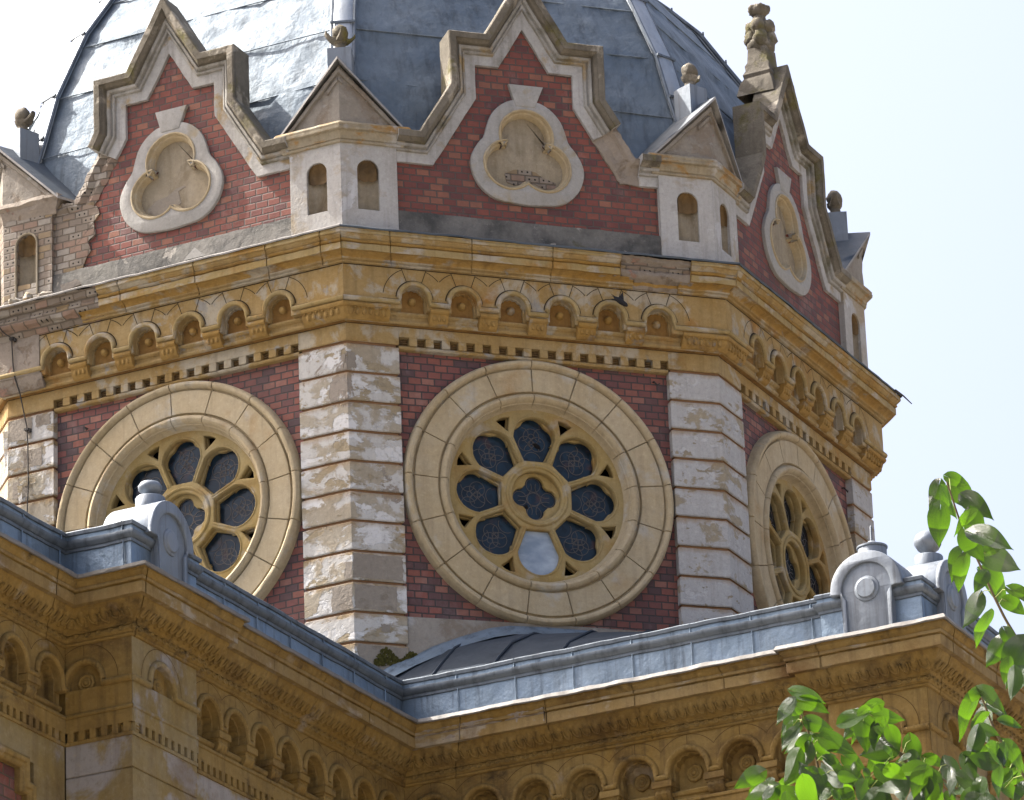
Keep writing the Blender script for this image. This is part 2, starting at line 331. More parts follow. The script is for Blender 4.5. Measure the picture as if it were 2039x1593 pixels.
def sweep(mb, path, prof, fn, ends=None, closed=False, step=.12, joints=(), m=0, ms=None, jd=.014, cap=True):
    """profile (n, h) swept along a plan path; outward is to the right of the path. fn(x, y, h) -> point"""
    P = [Vector(p) for p in path]; N = len(P)
    def nrm(a, b):
        d = (b-a).normalized(); return Vector((d.y, -d.x))
    segs = [(i, (i+1) % N) for i in range(N if closed else N-1)]
    mv = []
    for i in range(N):
        if closed or 0 < i < N-1:
            a = nrm(P[i-1], P[i]); b = nrm(P[i], P[(i+1) % N]); q = (a+b); q = q/max(.2, q.dot(a)); mv.append(q)
        else:
            mv.append(nrm(P[0], P[1]) if i == 0 else nrm(P[-2], P[-1]))
    if ends:
        if ends[0]: mv[0] = Vector(ends[0])
        if ends[1]: mv[-1] = Vector(ends[1])
    st = []; L = 0
    for i, j in segs:
        ln = (P[j]-P[i]).length; k = max(1, int(round(ln/step)))
        ts = [(q/k, 0) for q in range(k)]
        for jt in joints:
            if L+.03 < jt < L+ln-.03:
                t = (jt-L)/ln
                ts = [x for x in ts if abs(x[0]-t)*ln > .012]
                ts += [(t-.006/ln, 0), (t-.004/ln, 1), (t+.004/ln, 1), (t+.006/ln, 0)]
        ts.sort()
        for t, sh in ts: st.append((P[i].lerp(P[j], t), mv[i].lerp(mv[j], t), sh))
        L += ln
    if not closed: st.append((P[-1], mv[-1], 0))
    rows = [[fn(*(p + (n-(jd if sh else 0))*q), h) for n, h in prof] for p, q, sh in st]
    mb.grid(rows, m, cu=closed, ms=ms)
    if cap and not closed:
        mb.poly(rows[0], ms[0] if ms else m); mb.poly(rows[-1], ms[0] if ms else m)

def plate(loops, n0, n1, bevel=0.0, res=1):
    """flat plate with holes: returns verts (u, n, z) and faces; made once through a filled 2-D curve"""
    if bevel == 0:
        flatv = [v for lp in loops for v in lp]; n = len(flatv)
        tri = tessellate_polygon([[Vector((x, y, 0)) for x, y in lp] for lp in loops])
        vs = [(x, n1, y) for x, y in flatv]+[(x, n0, y) for x, y in flatv]
        fs = [tuple(t) for t in tri]+[tuple(i+n for i in t) for t in tri]
        o = 0
        for lp in loops:
            k = len(lp)
            fs += [(o+i, o+(i+1) % k, o+(i+1) % k+n, o+i+n) for i in range(k)]
            o += k
        return vs, fs
    cu = bpy.data.curves.new('plate_outline', 'CURVE'); cu.dimensions = '2D'; cu.fill_mode = 'BOTH'
    for lp in loops:
        sp = cu.splines.new('POLY'); sp.points.add(len(lp)-1)
        for i, (x, y) in enumerate(lp): sp.points[i].co = (x, y, 0, 1)
        sp.use_cyclic_u = True
    h = (n1-n0)/2
    cu.extrude = max(0, h-bevel); cu.bevel_depth = bevel; cu.bevel_resolution = res; cu.offset = -bevel
    ob = bpy.data.objects.new('plate_outline', cu); COL.objects.link(ob)
    dg = bpy.context.evaluated_depsgraph_get(); dg.update()
    me = bpy.data.meshes.new_from_object(ob.evaluated_get(dg))
    mid = (n0+n1)/2
    vs = [(v.co.x, mid+v.co.z, v.co.y) for v in me.vertices]; fs = [tuple(p.vertices) for p in me.polygons]
    bpy.data.objects.remove(ob); bpy.data.curves.remove(cu); bpy.data.meshes.remove(me)
    return vs, fs
def add_plate(mb, loops, n0, n1, bevel=0., fn=F, m=0, res=1):
    vs, fs = plate(loops, n0, n1, bevel, res); mb.add([fn(*v) for v in vs], fs, m)
def arc(cx, cy, r, a0, a1, k):
    return [(cx+r*math.cos(rad(a0+(a1-a0)*i/k)), cy+r*math.sin(rad(a0+(a1-a0)*i/k))) for i in range(k+1)]
def ribbon(mb, pts, w, fn, n, m=0):
    """thin painted or scratched line lying on a wall"""
    P = [Vector(p) for p in pts]; rows = []
    for i, p in enumerate(P):
        d = (P[min(i+1, len(P)-1)]-P[max(0, i-1)]).normalized(); q = Vector((-d.y, d.x))*w/2
        rows.append([fn(p.x+q.x, n, p.y+q.y), fn(p.x-q.x, n, p.y-q.y)])
    mb.grid(rows, m)

# ------------------------------------------------------------------ scene graph helpers
def tag(o, label=None, cat=None, group=None, kind=None):
    if label: o['label'] = label
    if cat: o['category'] = cat
    if group: o['group'] = group
    if kind: o['kind'] = kind
    return o
def thing(name, label, cat, base=(0, 0, 0), rotz=0.0, group=None):
    o = bpy.data.objects.new(name, None); COL.objects.link(o); o.empty_display_size = .3
    o.matrix_basis = Matrix.Translation((0, 0, Z0)) @ Matrix.Rotation(rotz, 4, 'Z') @ Matrix.Translation(Vector(base))
    return tag(o, label, cat, group)
def put(name, me, parent=None, rotz=0.0, label=None):
    """link a mesh whose coordinates are in the tower frame turned by rotz"""
    o = bpy.data.objects.new(name, me); COL.objects.link(o)
    w = Matrix.Translation((0, 0, Z0)) @ Matrix.Rotation(rotz, 4, 'Z')
    if parent is not None:
        p = parent; mw = p.matrix_basis.copy()
        while p.parent is not None:
            p = p.parent; mw = p.matrix_basis @ mw
        o.parent = parent; o.matrix_basis = mw.inverted() @ w
    else: o.matrix_basis = w
    if label: o['label'] = label
    return o
def dup(root, rotz, label, group=None):
    """copy of a thing with copies of its parts, turned about the tower axis"""
    kids = {}
    for o in COL.objects: kids.setdefault(o.parent, []).append(o)
    Rz = Matrix.Translation((0, 0, Z0)) @ Matrix.Rotation(rotz, 4, 'Z') @ Matrix.Translation((0, 0, -Z0))
    def cp(o, par):
        c = o.copy(); COL.objects.link(c)
        if par is not None: c.parent = par
        for k in kids.get(o, []): cp(k, c)
        return c
    r = cp(root, None); r.matrix_basis = Rz @ root.matrix_basis; r['label'] = label
    if group: r['group'] = group
    return r

# ================================================================== GROUND
g = MB(); g.add([(-900, -900, 0), (900, -900, 0), (900, 900, 0), (-900, 900, 0)], [(0, 1, 2, 3)])
go = bpy.data.objects.new('ground', g.mesh('ground', [M_GROUND])); COL.objects.link(go); go['kind'] = 'structure'

# ================================================================== OCTAGONAL TOWER
tower = thing('octagonal_tower', 'octagonal brick tower drum with round tracery windows, flaking corner pilasters and ochre arched cornice', 'tower', (0, 0, -4.2))
ENDS = ((-T8, -1), (T8, -1))
FACES = {-2: rad(-90), -1: rad(-45), 0: 0.0, 1: rad(45), 2: rad(90)}
def XY(x, y, h): return (x, y, h)
FP = [(-2, -AP), (2, -AP)]             # plan path of one face at n = 0

# -- brick wall of one face with the round opening
mb = MB()
add_plate(mb, [[(-1.47, -4.2), (1.47, -4.2), (1.47, .02), (-1.47, .02)], arc(0, -1.465, 1.2, 0, 360, 64)[:-1]], -.3, -.08)
wall_me = mb.mesh('brick_wall', [M_BRICK])
# plain core behind everything
mb = MB()
oc = [(4.42/C8*math.cos(rad(22.5+45*i)), 4.42/C8*math.sin(rad(22.5+45*i))) for i in range(8)]
mb.grid([[(x, y, z) for x, y in oc] for z in (-4.2, 2.3)], cv=True); mb.poly([(x, y, 2.3) for x, y in oc])
put('core', mb.mesh('core', [M_DARK]), tower)
# plain rear faces
mb = MB()
for k in (3, 4, 5):
    a = rad(45*k); ca, sa = math.cos(a), math.sin(a)
    for z0, z1, d in ((-4.2, .2, 0.), (.2, 1.1, .2)):
        q = [(-2-d*T8, -(AP+d)), (2+d*T8, -(AP+d))]
        mb.add([(x*ca-y*sa, x*sa+y*ca, z) for z in (z0, z1) for x, y in q], [(0, 1, 3, 2)])
put('plain_wall', mb.mesh('plain_wall', [M_FRIEZE]), tower)

# -- corner pilaster (arris frame: outward is -y)
def PV(side, s, n, z):                 # s along the face from the arris
    return (side*(s*C8+n*S8), -(R0)+s*S8-n*C8, z)
def pil_path(w=.553, back=-.12, base=0.0):
    L = []
    for side, order in ((-1, 0), (1, 1)):
        pts = [PV(side, w, base, 0)[:2], PV(side, w, base+back, 0)[:2]]
        L.append(pts)
    return [L[0][1], L[0][0], PV(1, -base*T8, base, 0)[:2], L[1][0], L[1][1]]
prof, ms = [], []
def blk(top, bot, m0=0):
    c = .010
    for n, z, m_ in ((-.012, top, m0), (0, top-c, m0), (0, bot+c, m0), (-.010, bot, 1), (-.026, bot-.002, 1), (-.026, bot-.024, 1)):
        prof.append((n, z)); ms.append(m_)
blk(.203, .003, 2)
for k in range(12): blk(-.024-k*.3195, -.3195-k*.3195+.0)
prof.append((-.03, -4.2)); 
mb = MB(); sweep(mb, pil_path(), prof, XY, ms=ms, step=.09, cap=False)
pil_me = mb.mesh('corner_pilaster', [M_QUOIN, M_GROOVE, M_FRIEZE], rough=(.004, 5)); pil2_me = pil_me.copy(); pil2_me.materials[0] = M_QUOIN2
# the first pilaster to the left of the middle face has lost render on two stones
def scar(mb, side, s0, s1, z0, z1, seed, n=.003):
    r = random.Random(seed); k = 26; P = []
    cx, cz = (s0+s1)/2, (z0+z1)/2
    for i in range(k):
        a = 2*math.pi*i/k; q = max(abs(math.cos(a)), abs(math.sin(a)))
        f = min(1.0, (1/q))*(1-.13*r.random()) if r.random() < .8 else (1/q)*.8
        P.append((cx+(s1-s0)/2*math.cos(a)*f, cz+(z1-z0)/2*math.sin(a)*f))
    mb.poly([PV(side, s, n, z) for s, z in P])
vert_ang = {0: rad(-67.5), 1: rad(-22.5), 2: rad(22.5), 3: rad(67.5)}
pil = {}
for k, a in vert_ang.items(): pil[k] = put('corner_pilaster', pil_me if k < 2 else pil2_me, tower, a)
def jag(s0, s1, z0, z1, seed, k=9):
    r = random.Random(seed); P = []
    for i in range(k): P.append((s0+(s1-s0)*i/k, z0+.012*r.random()))
    for i in range(k): P.append((s1-.02*r.random(), z0+(z1-z0)*i/k))
    for i in range(k): P.append((s1+(s0-s1)*i/k, z1-.012*r.random()))
    for i in range(k): P.append((s0+.02*r.random(), z1+(z0-z1)*i/k))
    return P
mb = MB()
for side, s0, s1, z0, z1, sd in ((1, .0, .53, -2.543, -2.28, 1), (-1, .0, .10, -2.543, -2.36, 2), (1, .0, .46, -2.865, -2.60, 3), (-1, .0, .25, -2.865, -2.60, 4), (1, .02, .54, -3.62, -3.23, 5), (1, .27, .38, -3.09, -3.0, 6), (1, .0, .1, -.30, -.12, 7), (-1, .0, .05, -.30, -.15, 8)):
    mb = MB(); mb.poly([PV(side, s, .004, z) for s, z in jag(s0, s1, z0, z1, sd)])
    put('bare_patch', mb.mesh('bare_patch', [M_SCAR]), pil[1], vert_ang[1])
mb = MB()
for side, s0, s1, z0, z1, sd in ((-1, .17, .32, -2.80, -2.69, 11),):
    mb = MB(); mb.poly([PV(side, s, .004, z) for s, z in jag(s0, s1, z0, z1, sd, 5)])
    put('bare_patch', mb.mesh('bare_patch', [M_SCAR]), pil[2], vert_ang[2])
mb = MB()
for s0, s1, z0, z1, sd in ((.0, .30, -.28, -.04, 21), (.33, .53, -.17, -.04, 22), (.18, .42, -.60, -.40, 23), (.05, .25, -.92, -.72, 24)):
    mb = MB(); mb.poly([PV(1, s, .004, z) for s, z in jag(s0, s1, z0, z1, sd, 6)])
    put('bare_patch', mb.mesh('bare_patch', [M_SCAR]), pil[0], vert_ang[0])
# lifted sheets of render
for s0, s1, z0, z1 in ((.16, .36, -.80, -.70), (.14, .19, -.98, -.78), (-.03, .02, -.55, -.15)):
    mb = MB(); mb.add([PV(1, s, n, z) for s, n, z in ((s0, .01, z0), (s1, .045, z0), (s1, .02, z1), (s0, .05, z1))], [(0, 1, 2, 3)], 0)
    put('loose_render', mb.mesh('loose_render', [M_QUOIN]), pil[0], vert_ang[0])

# -- dentil band
mb = MB()
mb.box(-1.447, 1.447, -.2, 0, .088, .203); 
sweep(mb, [(-1.447, -AP), (1.447, -AP)], [(-.08, .004), (-.03, .004), (-.014, -.004), (-.008, -.02), (-.02, -.036), (-.05, -.040), (-.08, -.040)], XY, m=0, step=.15)
for i in range(16):
    u = -1.336+i*.1742
    mb.box(u, u+.0842, -.12, -.002, 0.001, .088)
for i in range(17):
    u = -1.43+i*.1742
    for z in (.012, .036, .060): mb.box(u+.001, u+.0895, -.12, -.055, z, z+.014, m=1)
mb.box(-1.445, 1.445, -.14, -.07, .0, .09, m=1)
mb.box(-2, -1.447, -.2, -.004, .004, .203, m=0); mb.box(1.447, 2, -.2, -.004, .004, .203, m=0)
dent_me = mb.mesh('dentil_band', [M_FRIEZE, M_SHELL])

# -- arch frieze
ARCH = [-1.315+.526*i for i in range(6)]
NF = .147
H = (AP+NF)*T8
def arch_outline(cs, u0, u1, zb, zt, zs, r, k=14):
    P = [(u0, zt), (u0, zb)]
    for c in cs:
        P += [(c-r, zb)] + [(c-r*math.cos(math.pi*i/k), zs+r*math.sin(math.pi*i/k)) for i in range(k+1)] + [(c+r, zb)]
    return P + [(u1, zb), (u1, zt)]
mb = MB()
add_plate(mb, [arch_outline(ARCH, -H, H, .335, .80, .452, .137)], .0, NF, .0)
# lobed inner arch edge
lob = [(-2, .78), (-2, .33)]
for c in ARCH:
    lob += [(c-.128, .33)] + [(c-(.120+.010*abs(math.sin(3.5*math.pi*i/42*2)))*math.cos(math.pi*i/42), .452+(.120+.010*abs(math.sin(3.5*math.pi*i/42*2)))*math.sin(math.pi*i/42)) for i in range(43)] + [(c+.128, .33)]
lob += [(2, .33), (2, .78)]
add_plate(mb, [lob], .0, .078, .0)
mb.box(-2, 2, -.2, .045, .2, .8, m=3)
# bead that runs along the springing and over the arches
BN = NF+.014
bead = [F(-H-.01, BN, .402)]
for c in ARCH:
    bead += [F(c-.163, BN, .402)] + [F(c-.163*math.cos(math.pi*i/14), BN, .452+.163*math.sin(math.pi*i/14)) for i in range(15)] + [F(c+.163, BN, .402)]
bead.append(F(H+.01, BN, .402))
mb.tube(bead, .027, 8, m=4)  # lighter tone stands in for light caught by the roll
for z_, n_, h_ in ((.199, .0016, AP*T8), (.775, NF+.003, H-.003)): ribbon(mb, [(-h_, z_), (h_, z_)], .010, F, n_, 2)  # dark lines paint the shade under the moulding and the cornice
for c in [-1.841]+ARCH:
    ribbon(mb, [(max(-H, c+.19), .434), (min(H, c+.526-.19), .434)], .009, F, NF+.003, 2)  # dark line paints the shadow gap along the bead
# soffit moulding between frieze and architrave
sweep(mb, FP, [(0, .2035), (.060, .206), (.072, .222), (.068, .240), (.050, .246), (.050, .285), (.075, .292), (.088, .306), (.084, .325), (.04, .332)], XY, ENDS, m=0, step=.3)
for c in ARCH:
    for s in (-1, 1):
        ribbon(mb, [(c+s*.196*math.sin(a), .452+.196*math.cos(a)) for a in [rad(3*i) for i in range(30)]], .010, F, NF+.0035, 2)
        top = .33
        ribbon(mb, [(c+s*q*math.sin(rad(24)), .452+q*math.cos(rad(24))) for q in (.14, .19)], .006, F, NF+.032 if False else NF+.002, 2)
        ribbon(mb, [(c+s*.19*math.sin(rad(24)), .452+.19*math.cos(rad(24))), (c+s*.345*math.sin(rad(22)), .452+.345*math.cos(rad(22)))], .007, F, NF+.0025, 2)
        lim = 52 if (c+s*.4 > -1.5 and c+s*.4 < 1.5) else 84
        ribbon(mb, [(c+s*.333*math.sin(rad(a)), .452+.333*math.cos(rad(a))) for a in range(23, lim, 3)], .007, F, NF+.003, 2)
frz_me = mb.mesh('arch_frieze', [M_FRIEZE, M_OCHRE, M_JOINT_SHADE, M_TYMP, M_CORONA])
# boss and corbel (sub-parts, shared meshes at the origin of an arch)
mb = MB(); mb.lathe([(0, .092), (.024, .088), (.036, .074), (.042, .055), (.043, .03)], 20, fn=lambda x, y, h: F(x, h+.01, .455+y))
boss_me = mb.mesh('boss', [M_OCHRE])
def corbel(mb, u0, u1, ends=None):
    sweep(mb, [(u0, -AP), (u1, -AP)], [(.0, .206), (.075, .208), (.10, .225), (.125, .255), (.138, .30), (.14, .312), (.155, .316), (.168, .33), (.17, .352), (.16, .366), (.02, .37)], XY, ends, step=.1)
mb = MB(); corbel(mb, -.0975, .0975)
for u in (-.05, 0, .05):
    mb.ball(F(u, .128, .272), .024, 0, 6, (.8, .8, 1.3))
corb_me = mb.mesh('corbel', [M_OCHRE], rough=(.004, 12))
def corner_mould():
    mb = MB()
    p = [PV(-1, .43, 0, 0)[:2], PV(1, 0, 0, 0)[:2], PV(1, .43, 0, 0)[:2]]
    sweep(mb, p, [(.0, .207), (.07, .210), (.10, .23), (.125, .262), (.136, .305), (.14, .318), (.158, .322), (.168, .336), (.17, .352), (.16, .368), (.02, .371)], XY, step=.08)
    for side in (-1, 1):
        for i in range(6):
            s = .02+.068*i
            mb.ball(PV(side, s, .128, .275), .028, 0, 6, (.8, .8, 1.35))
            mb.ball(PV(side, s+.034, .143, .312), .012, 0, 5)
    return mb.mesh('corner_corbel', [M_OCHRE], rough=(.006, 9))
cm_me = corner_mould()

# -- cornice
CPROF = [(NF-.03, .783), (.178, .784), (.184, .797), (.178, .811), (.196, .813), (.204, .816), (.205, .830), (.212, .846), (.236, .860), (.264, .866), (.266, .872), (.300, .873), (.302, .945), (.286, .948), (.286, .957), (.306, .959), (.318, .970), (.314, .985), (.300, .990), (.312, 1.000), (.336, 1.020), (.340, 1.032), (.356, 1.034), (.358, 1.060), (.350, 1.064), (.352, 1.085)]
CMS = [1, 1, 1, 1, 1, 1, 0, 0, 0, 0, 0, 2, 2, 0, 0, 0, 0, 0, 1, 1, 1, 1, 2, 2, 2]
LIP = [(.352, 1.087), (.368, 1.082), (.372, 1.098), (.360, 1.108), (.0, 1.215), (-.2, 1.215)]
jt = [.5+.83*i for i in range(5)]
def cornice(u0, u1, e0, e1, mat, prof=CPROF, rg=(.003, 6), joints=jt):
    mb = MB(); sweep(mb, [(u0, -AP), (u1, -AP)], prof, XY, (e0, e1), step=.06, joints=joints, ms=CMS)
    return mb.mesh('cornice', [mat, M_FRIEZE, M_CORONA], rough=rg, ang=24)
def eroded(q): return [(n*(1 if h < .8 else .78+.06*math.sin(h*40))-.01, h) for n, h in q]
cor_me = cornice(-2, 2, *ENDS, M_OCHRE)
mb = MB(); sweep(mb, FP, LIP, XY, ENDS, step=.1, cap=False)
lip_me = mb.mesh('flashing', [M_LIP], rough=(.009, 4)); lip_shaded_me = lip_me.copy(); lip_shaded_me.materials[0] = M_ROOFM  # dark copy paints shade onto the flashing of faces turned from the sun
for k, a in FACES.items():
    put('brick_wall', wall_me, tower, a)
    put('dentil_band', dent_me, tower, a)
    fz = put('arch_frieze', frz_me, tower, a)
    for c in ARCH:
        b_ = put('boss', boss_me, fz, a); b_.matrix_basis = b_.matrix_basis @ Matrix.Translation((c, 0, 0))
    for c in ARCH[:-1]:
        b_ = put('corbel', corb_me, fz, a); b_.matrix_basis = b_.matrix_basis @ Matrix.Translation((c+.263, 0, 0))
    if k == 0:      # right third of the middle cornice has lost its mouldings
        mb = MB()
        sweep(mb, [(-2, -AP), (.86, -AP)], CPROF[10:], XY, (ENDS[0], None), step=.05, joints=jt[:3], ms=CMS[10:])
        sweep(mb, [(-2, -AP), (1.03, -AP)], CPROF[:11], XY, (ENDS[0], None), step=.05, joints=jt[:3], ms=CMS[:10])
        put('cornice', mb.mesh('cornice', [M_OCHRE, M_FRIEZE, M_CORONA], rough=(.0045, 6), ang=24), tower, a)
        mb = MB()
        sweep(mb, [(1.63, -AP), (2, -AP)], CPROF[10:], XY, (None, ENDS[1]), step=.05, ms=CMS[10:])
        sweep(mb, [(1.52, -AP), (2, -AP)], CPROF[:11], XY, (None, ENDS[1]), step=.05, ms=CMS[:10])
        put('cornice', mb.mesh('cornice', [M_OCHRE, M_FRIEZE, M_CORONA], rough=(.009, 6), ang=24), tower, a)
        mb = MB(); sweep(mb, [(.80, -AP), (1.68, -AP)], [(.12, .775), (.166, .79), (.182, .82), (.20, .85), (.245, .865), (.270, .875), (.288, .90), (.290, .94), (.275, .96), (.296, .985), (.296, 1.02), (.325, 1.045), (.33, 1.085)], XY, step=.03, ms=[1, 1, 2, 1, 1, 1, 1, 0, 0, 0, 1, 1])
        put('broken_masonry', mb.mesh('broken_masonry', [M_RUBBLE, M_MORTAR, M_OCHRE], rough=(.018, 10)), tower, a)
    elif k == -1:   # left half of the left cornice is down to the bare brick core
        mb = MB()
        sweep(mb, [(-.72, -AP), (2, -AP)], CPROF[10:], XY, (None, ENDS[1]), step=.05, joints=[.25, 1.1, 1.9, 2.5], ms=CMS[10:])
        sweep(mb, [(-.98, -AP), (2, -AP)], CPROF[:11], XY, (None, ENDS[1]), step=.05, joints=[.51, 1.36, 2.16, 2.76], ms=CMS[:10])
        put('cornice', mb.mesh('cornice', [M_OCHRE, M_FRIEZE, M_CORONA], rough=(.006, 6), ang=24), tower, a)
        mb = MB(); sweep(mb, [(-2, -AP), (-.70, -AP)], [(.12, .775), (.165, .79), (.19, .83), (.21, .86), (.265, .875), (.285, .90), (.288, .945), (.27, .965), (.28, 1.0), (.31, 1.015), (.325, 1.06), (.345, 1.085)], XY, ((-T8, -1), None), step=.035)
        put('broken_masonry', mb.mesh('broken_masonry', [M_RUBBLE], rough=(.013, 8)), tower, a)
        mb = MB(); mb.box(-2.1, -1.52, .0, NF+.012, .36, .80)
        sweep(mb, [(-2, -AP), (-1.5, -AP)], [(.0, .21), (.10, .215), (.14, .30), (NF+.01, .36)], XY, ((-T8, -1), None), step=.05)
        put('broken_masonry', mb.mesh('broken_masonry', [M_MORTAR], rough=(.012, 9)), tower, a)
    else:
        put('cornice', cor_me, tower, a)
    put('flashing', lip_me if k < 0 else lip_shaded_me, tower, a)  # pale copy on the sunlit faces, shade-coloured copy on the rest
for k, a in vert_ang.items():
    if k == 0:
        continue
    put('corner_corbel', cm_me, tower, a)

# ------------------------------------------------------------------ rose windows
ZC = -1.465
def rose_fn(x, y, h): return F(x, h, ZC+y)
RPROF = [(1.435, -.10), (1.428, -.02), (1.420, .012), (1.402, .034), (1.378, .036), (1.358, .022), (1.348, -.008), (1.340, -.03), (1.328, -.03), (1.322, .0), (1.082, .0), (1.077, -.035), (1.060, -.035), (1.054, .004), (1.036, .028), (1.012, .034), (.990, .022), (.976, -.004), (.970, -.022), (.958, -.024), (.950, -.06), (.938, -.10), (.915, -.13), (.905, -.135), (.900, -.20)]
def ring():
    mb = MB(); rows = []; n = 17
    for i in range(n):
        a0 = 2*math.pi*(i+.35)/n; a1 = 2*math.pi*(i+1.35)/n
        k = 8
        st = [(a0+.0022, 1), (a0+.0045, 0)] + [(a0+(a1-a0)*j/k, 0) for j in range(1, k)] + [(a1-.0045, 0), (a1-.0022, 1)]
        for a, sh in st:
            rows.append([rose_fn(r*math.cos(a), r*math.sin(a), h-(.02 if sh and r > .94 else 0)) for r, h in RPROF])
    mb.grid(rows, 0, cu=True)
    return mb.mesh('rose_window', [M_CREAM], rough=(.003, 5), ang=40)
ring_me = ring()
def petal(g=0.0, r1=.618, hw=.222, k=16):
    """outline of one petal pointing up, in window coordinates; g insets"""
    bw = .120-g
    P = [(-bw, .372+g), (bw, .372+g)]
    R = hw-g
    P += [(R*math.cos(math.pi*i/k), r1+R*math.sin(math.pi*i/k)*1.03) for i in range(k+1)]
    return P
def cusped(g=.045):
    P = [(-.078, .40), (.078, .40), (.152, .555)]
    # trefoil head: side lobe, top lobe, side lobe
    for cx, cy, r, a0, a1 in ((.072, .625, .095, -45, 62), (0, .70, .098, 18, 162), (-.072, .625, .095, 118, 225)):
        P += arc(cx, cy, r, a0, a1, 8)
    P = P + [(-.152, .555)]
    return [(x*1.30, .574+(y-.56)*1.20) for x, y in P]
def rot2(P, a): return [(x*math.cos(a)-y*math.sin(a), x*math.sin(a)+y*math.cos(a)) for x, y in P]
def quatre(r=.098, d=.135):
    P = []
    for q in range(4): P += rot2(arc(0, d, r, -2, 182, 10), q*math.pi/2)
    return P
def spandrel():
    return [(-.082, .885), (-.03, .80), (0, .745), (.03, .80), (.082, .885), (.03, .90), (-.03, .90)]
def tracery(open_bottom=False):
    mb = MB()
    lo = [arc(0, 0, .955, 0, 360, 72)[:-1], arc(0, 0, .262, 0, 360, 32)[:-1]]
    lo2 = [arc(0, 0, .95, 0, 360, 72)[:-1], quatre()]
    for q in range(8):
        a = q*math.pi/4
        lo.append(rot2(petal(), a))
        lo.append(rot2([(x*.93, y*.985) for x, y in spandrel()], a+math.pi/8)); lo2.append(rot2([(x*.85, .83+(y-.83)*.85) for x, y in spandrel()], a+math.pi/8))
        if not (open_bottom and q == 4): lo2.append(rot2(cusped(), a))
        else: lo2.append(rot2(petal(.02), a))
    add_plate(mb, lo, -.19, -.115, .017, rose_fn3, 0, 2)
    add_plate(mb, lo2, -.235, -.18, .010, rose_fn3, 0, 1)
    # rounded fillet along each petal head and hub
    for q in range(8):
        a = q*math.pi/4
        pts = rot2(petal(-.014), a)
        mb.tube([rose_fn(x, y, -.118) for x, y in pts[1:]+pts[:1]], .010, 6, cap=False)
    mb.tube([rose_fn(.315*math.cos(t), .315*math.sin(t), -.116) for t in [math.pi*2*i/40 for i in range(41)]], .018, 6, cap=False)
    return mb.mesh('tracery', [M_TRAC], rough=(.003, 8))
def rose_fn3(x, n, y): return F(x, n, ZC+y)
trac_me = tracery(); tracB_me = tracery(True)
def pane(shape, circles, board=False, a=0.0, hole=None):
    mb = MB(); n = -.228 if not board else -.17
    mb.poly([rose_fn(x, y, n) for x, y in rot2(shape, a)], 0)
    for cx, cy, r, a0, a1 in circles:
        pts = rot2(arc(cx, cy, r, a0, a1, 16), a)
        ribbon(mb, pts, .007, lambda u, nn, z: rose_fn(u, z, nn), n+.004, 1)
    if hole: mb.poly([rose_fn(x, y, n+.006) for x, y in rot2(hole, a)], 2)
    return mb.mesh('pane', [M_BOARD if board else M_GLASS, M_CAME, M_DARK])
PC = [(0, .68, .085, 0, 360), (.06, .60, .08, 0, 360), (-.06, .60, .08, 0, 360), (0, .52, .08, 0, 180), (0, .60, .035, 0, 360), (0, .68, .03, 0, 360), (.10, .70, .07, 90, 270), (-.10, .70, .07, -90, 90), (0, .42, .09, 20, 160)]
QC = [(0, 0, .07, 0, 360)]
for q in range(4):
    x, y = rot2([(0, .15)], q*math.pi/2)[0]; QC.append((x, y, .075, 0, 360))
    x, y = rot2([(.13, .13)], q*math.pi/2)[0]; QC.append((x, y, .11, 135+q*90-20+45, 225+q*90+20+45))
def petalpane(): return [(x*1.1, .56+(y-.56)*1.08) for x, y in cusped()]
panes = [pane(petalpane(), PC, a=q*math.pi/4) for q in range(8)]
hub_pane = pane([(x*1.1, y*1.1) for x, y in quatre()], QC)
hubB = pane([(x*1.1, y*1.1) for x, y in quatre()], QC, hole=[(-.13, -.10), (-.07, -.06), (-.06, -.11)])
topB = pane(petalpane(), PC, hole=[(.01, .60), (.04, .615), (.085, .59), (.10, .55), (.06, .55), (.03, .57)])
botB = pane([(x, y) for x, y in petal(-.006)], [], True, math.pi)
for k, a in FACES.items():
    rw = put('rose_window', ring_me, tower, a)
    put('tracery', tracB_me if k == 0 else trac_me, rw, a)
    for q in range(8):
        me = panes[q]
        lab = None
        if k == 0 and q == 4: me, lab = botB, 'replacement pane with a pale blue sky reflection painted in'
        if k == 0 and q == 0: me, lab = topB, 'dark leaded pane with a hole broken in it'
        put('pane', me, rw, a, lab)
    put('pane', hubB if k == 0 else hub_pane, rw, a)

# small iron hooks left in the brickwork
for k_, u_, z_ in ((0, 1.30, -.16), (1, -1.36, -.17), (1, 1.33, -.20), (-1, -1.1, -.30)):
    mb = MB(); mb.tube([F(u_, -.1, z_+.03), F(u_, -.05, z_+.03), F(u_+.008, -.03, z_), F(u_+.03, -.025, z_-.015), F(u_+.05, -.03, z_+.005)], .008, 6)
    put('iron_hook', mb.mesh('iron_hook', [M_WIRE]), tower, FACES[k_])
# mortar skirt and sheet flashing where the middle face meets the lower roof
mb = MB()
P = [(-1.98, -4.2), (-1.98, -3.52), (-1.55, -3.46), (-1.2, -3.25), (-.9, -3.13), (-.5, -3.0), (0, -2.935), (.6, -2.905), (1.46, -2.885), (1.46, -2.862), (.3, -2.862), (-.3, -2.872), (-1.0, -2.885), (-1.44, -2.90), (-1.47, -3.0), (-1.6, -3.1), (-2.0, -3.2)]
P = [(-1.46, -3.7), (1.46, -3.7), (1.46, -2.865), (.3, -2.868), (-.6, -2.88), (-1.46, -2.895)]
add_plate(mb, [P], -.09, -.02, .01)
put('mortar_skirt', mb.mesh('mortar_skirt', [M_PEDI], rough=(.012, 6)), tower, 0)

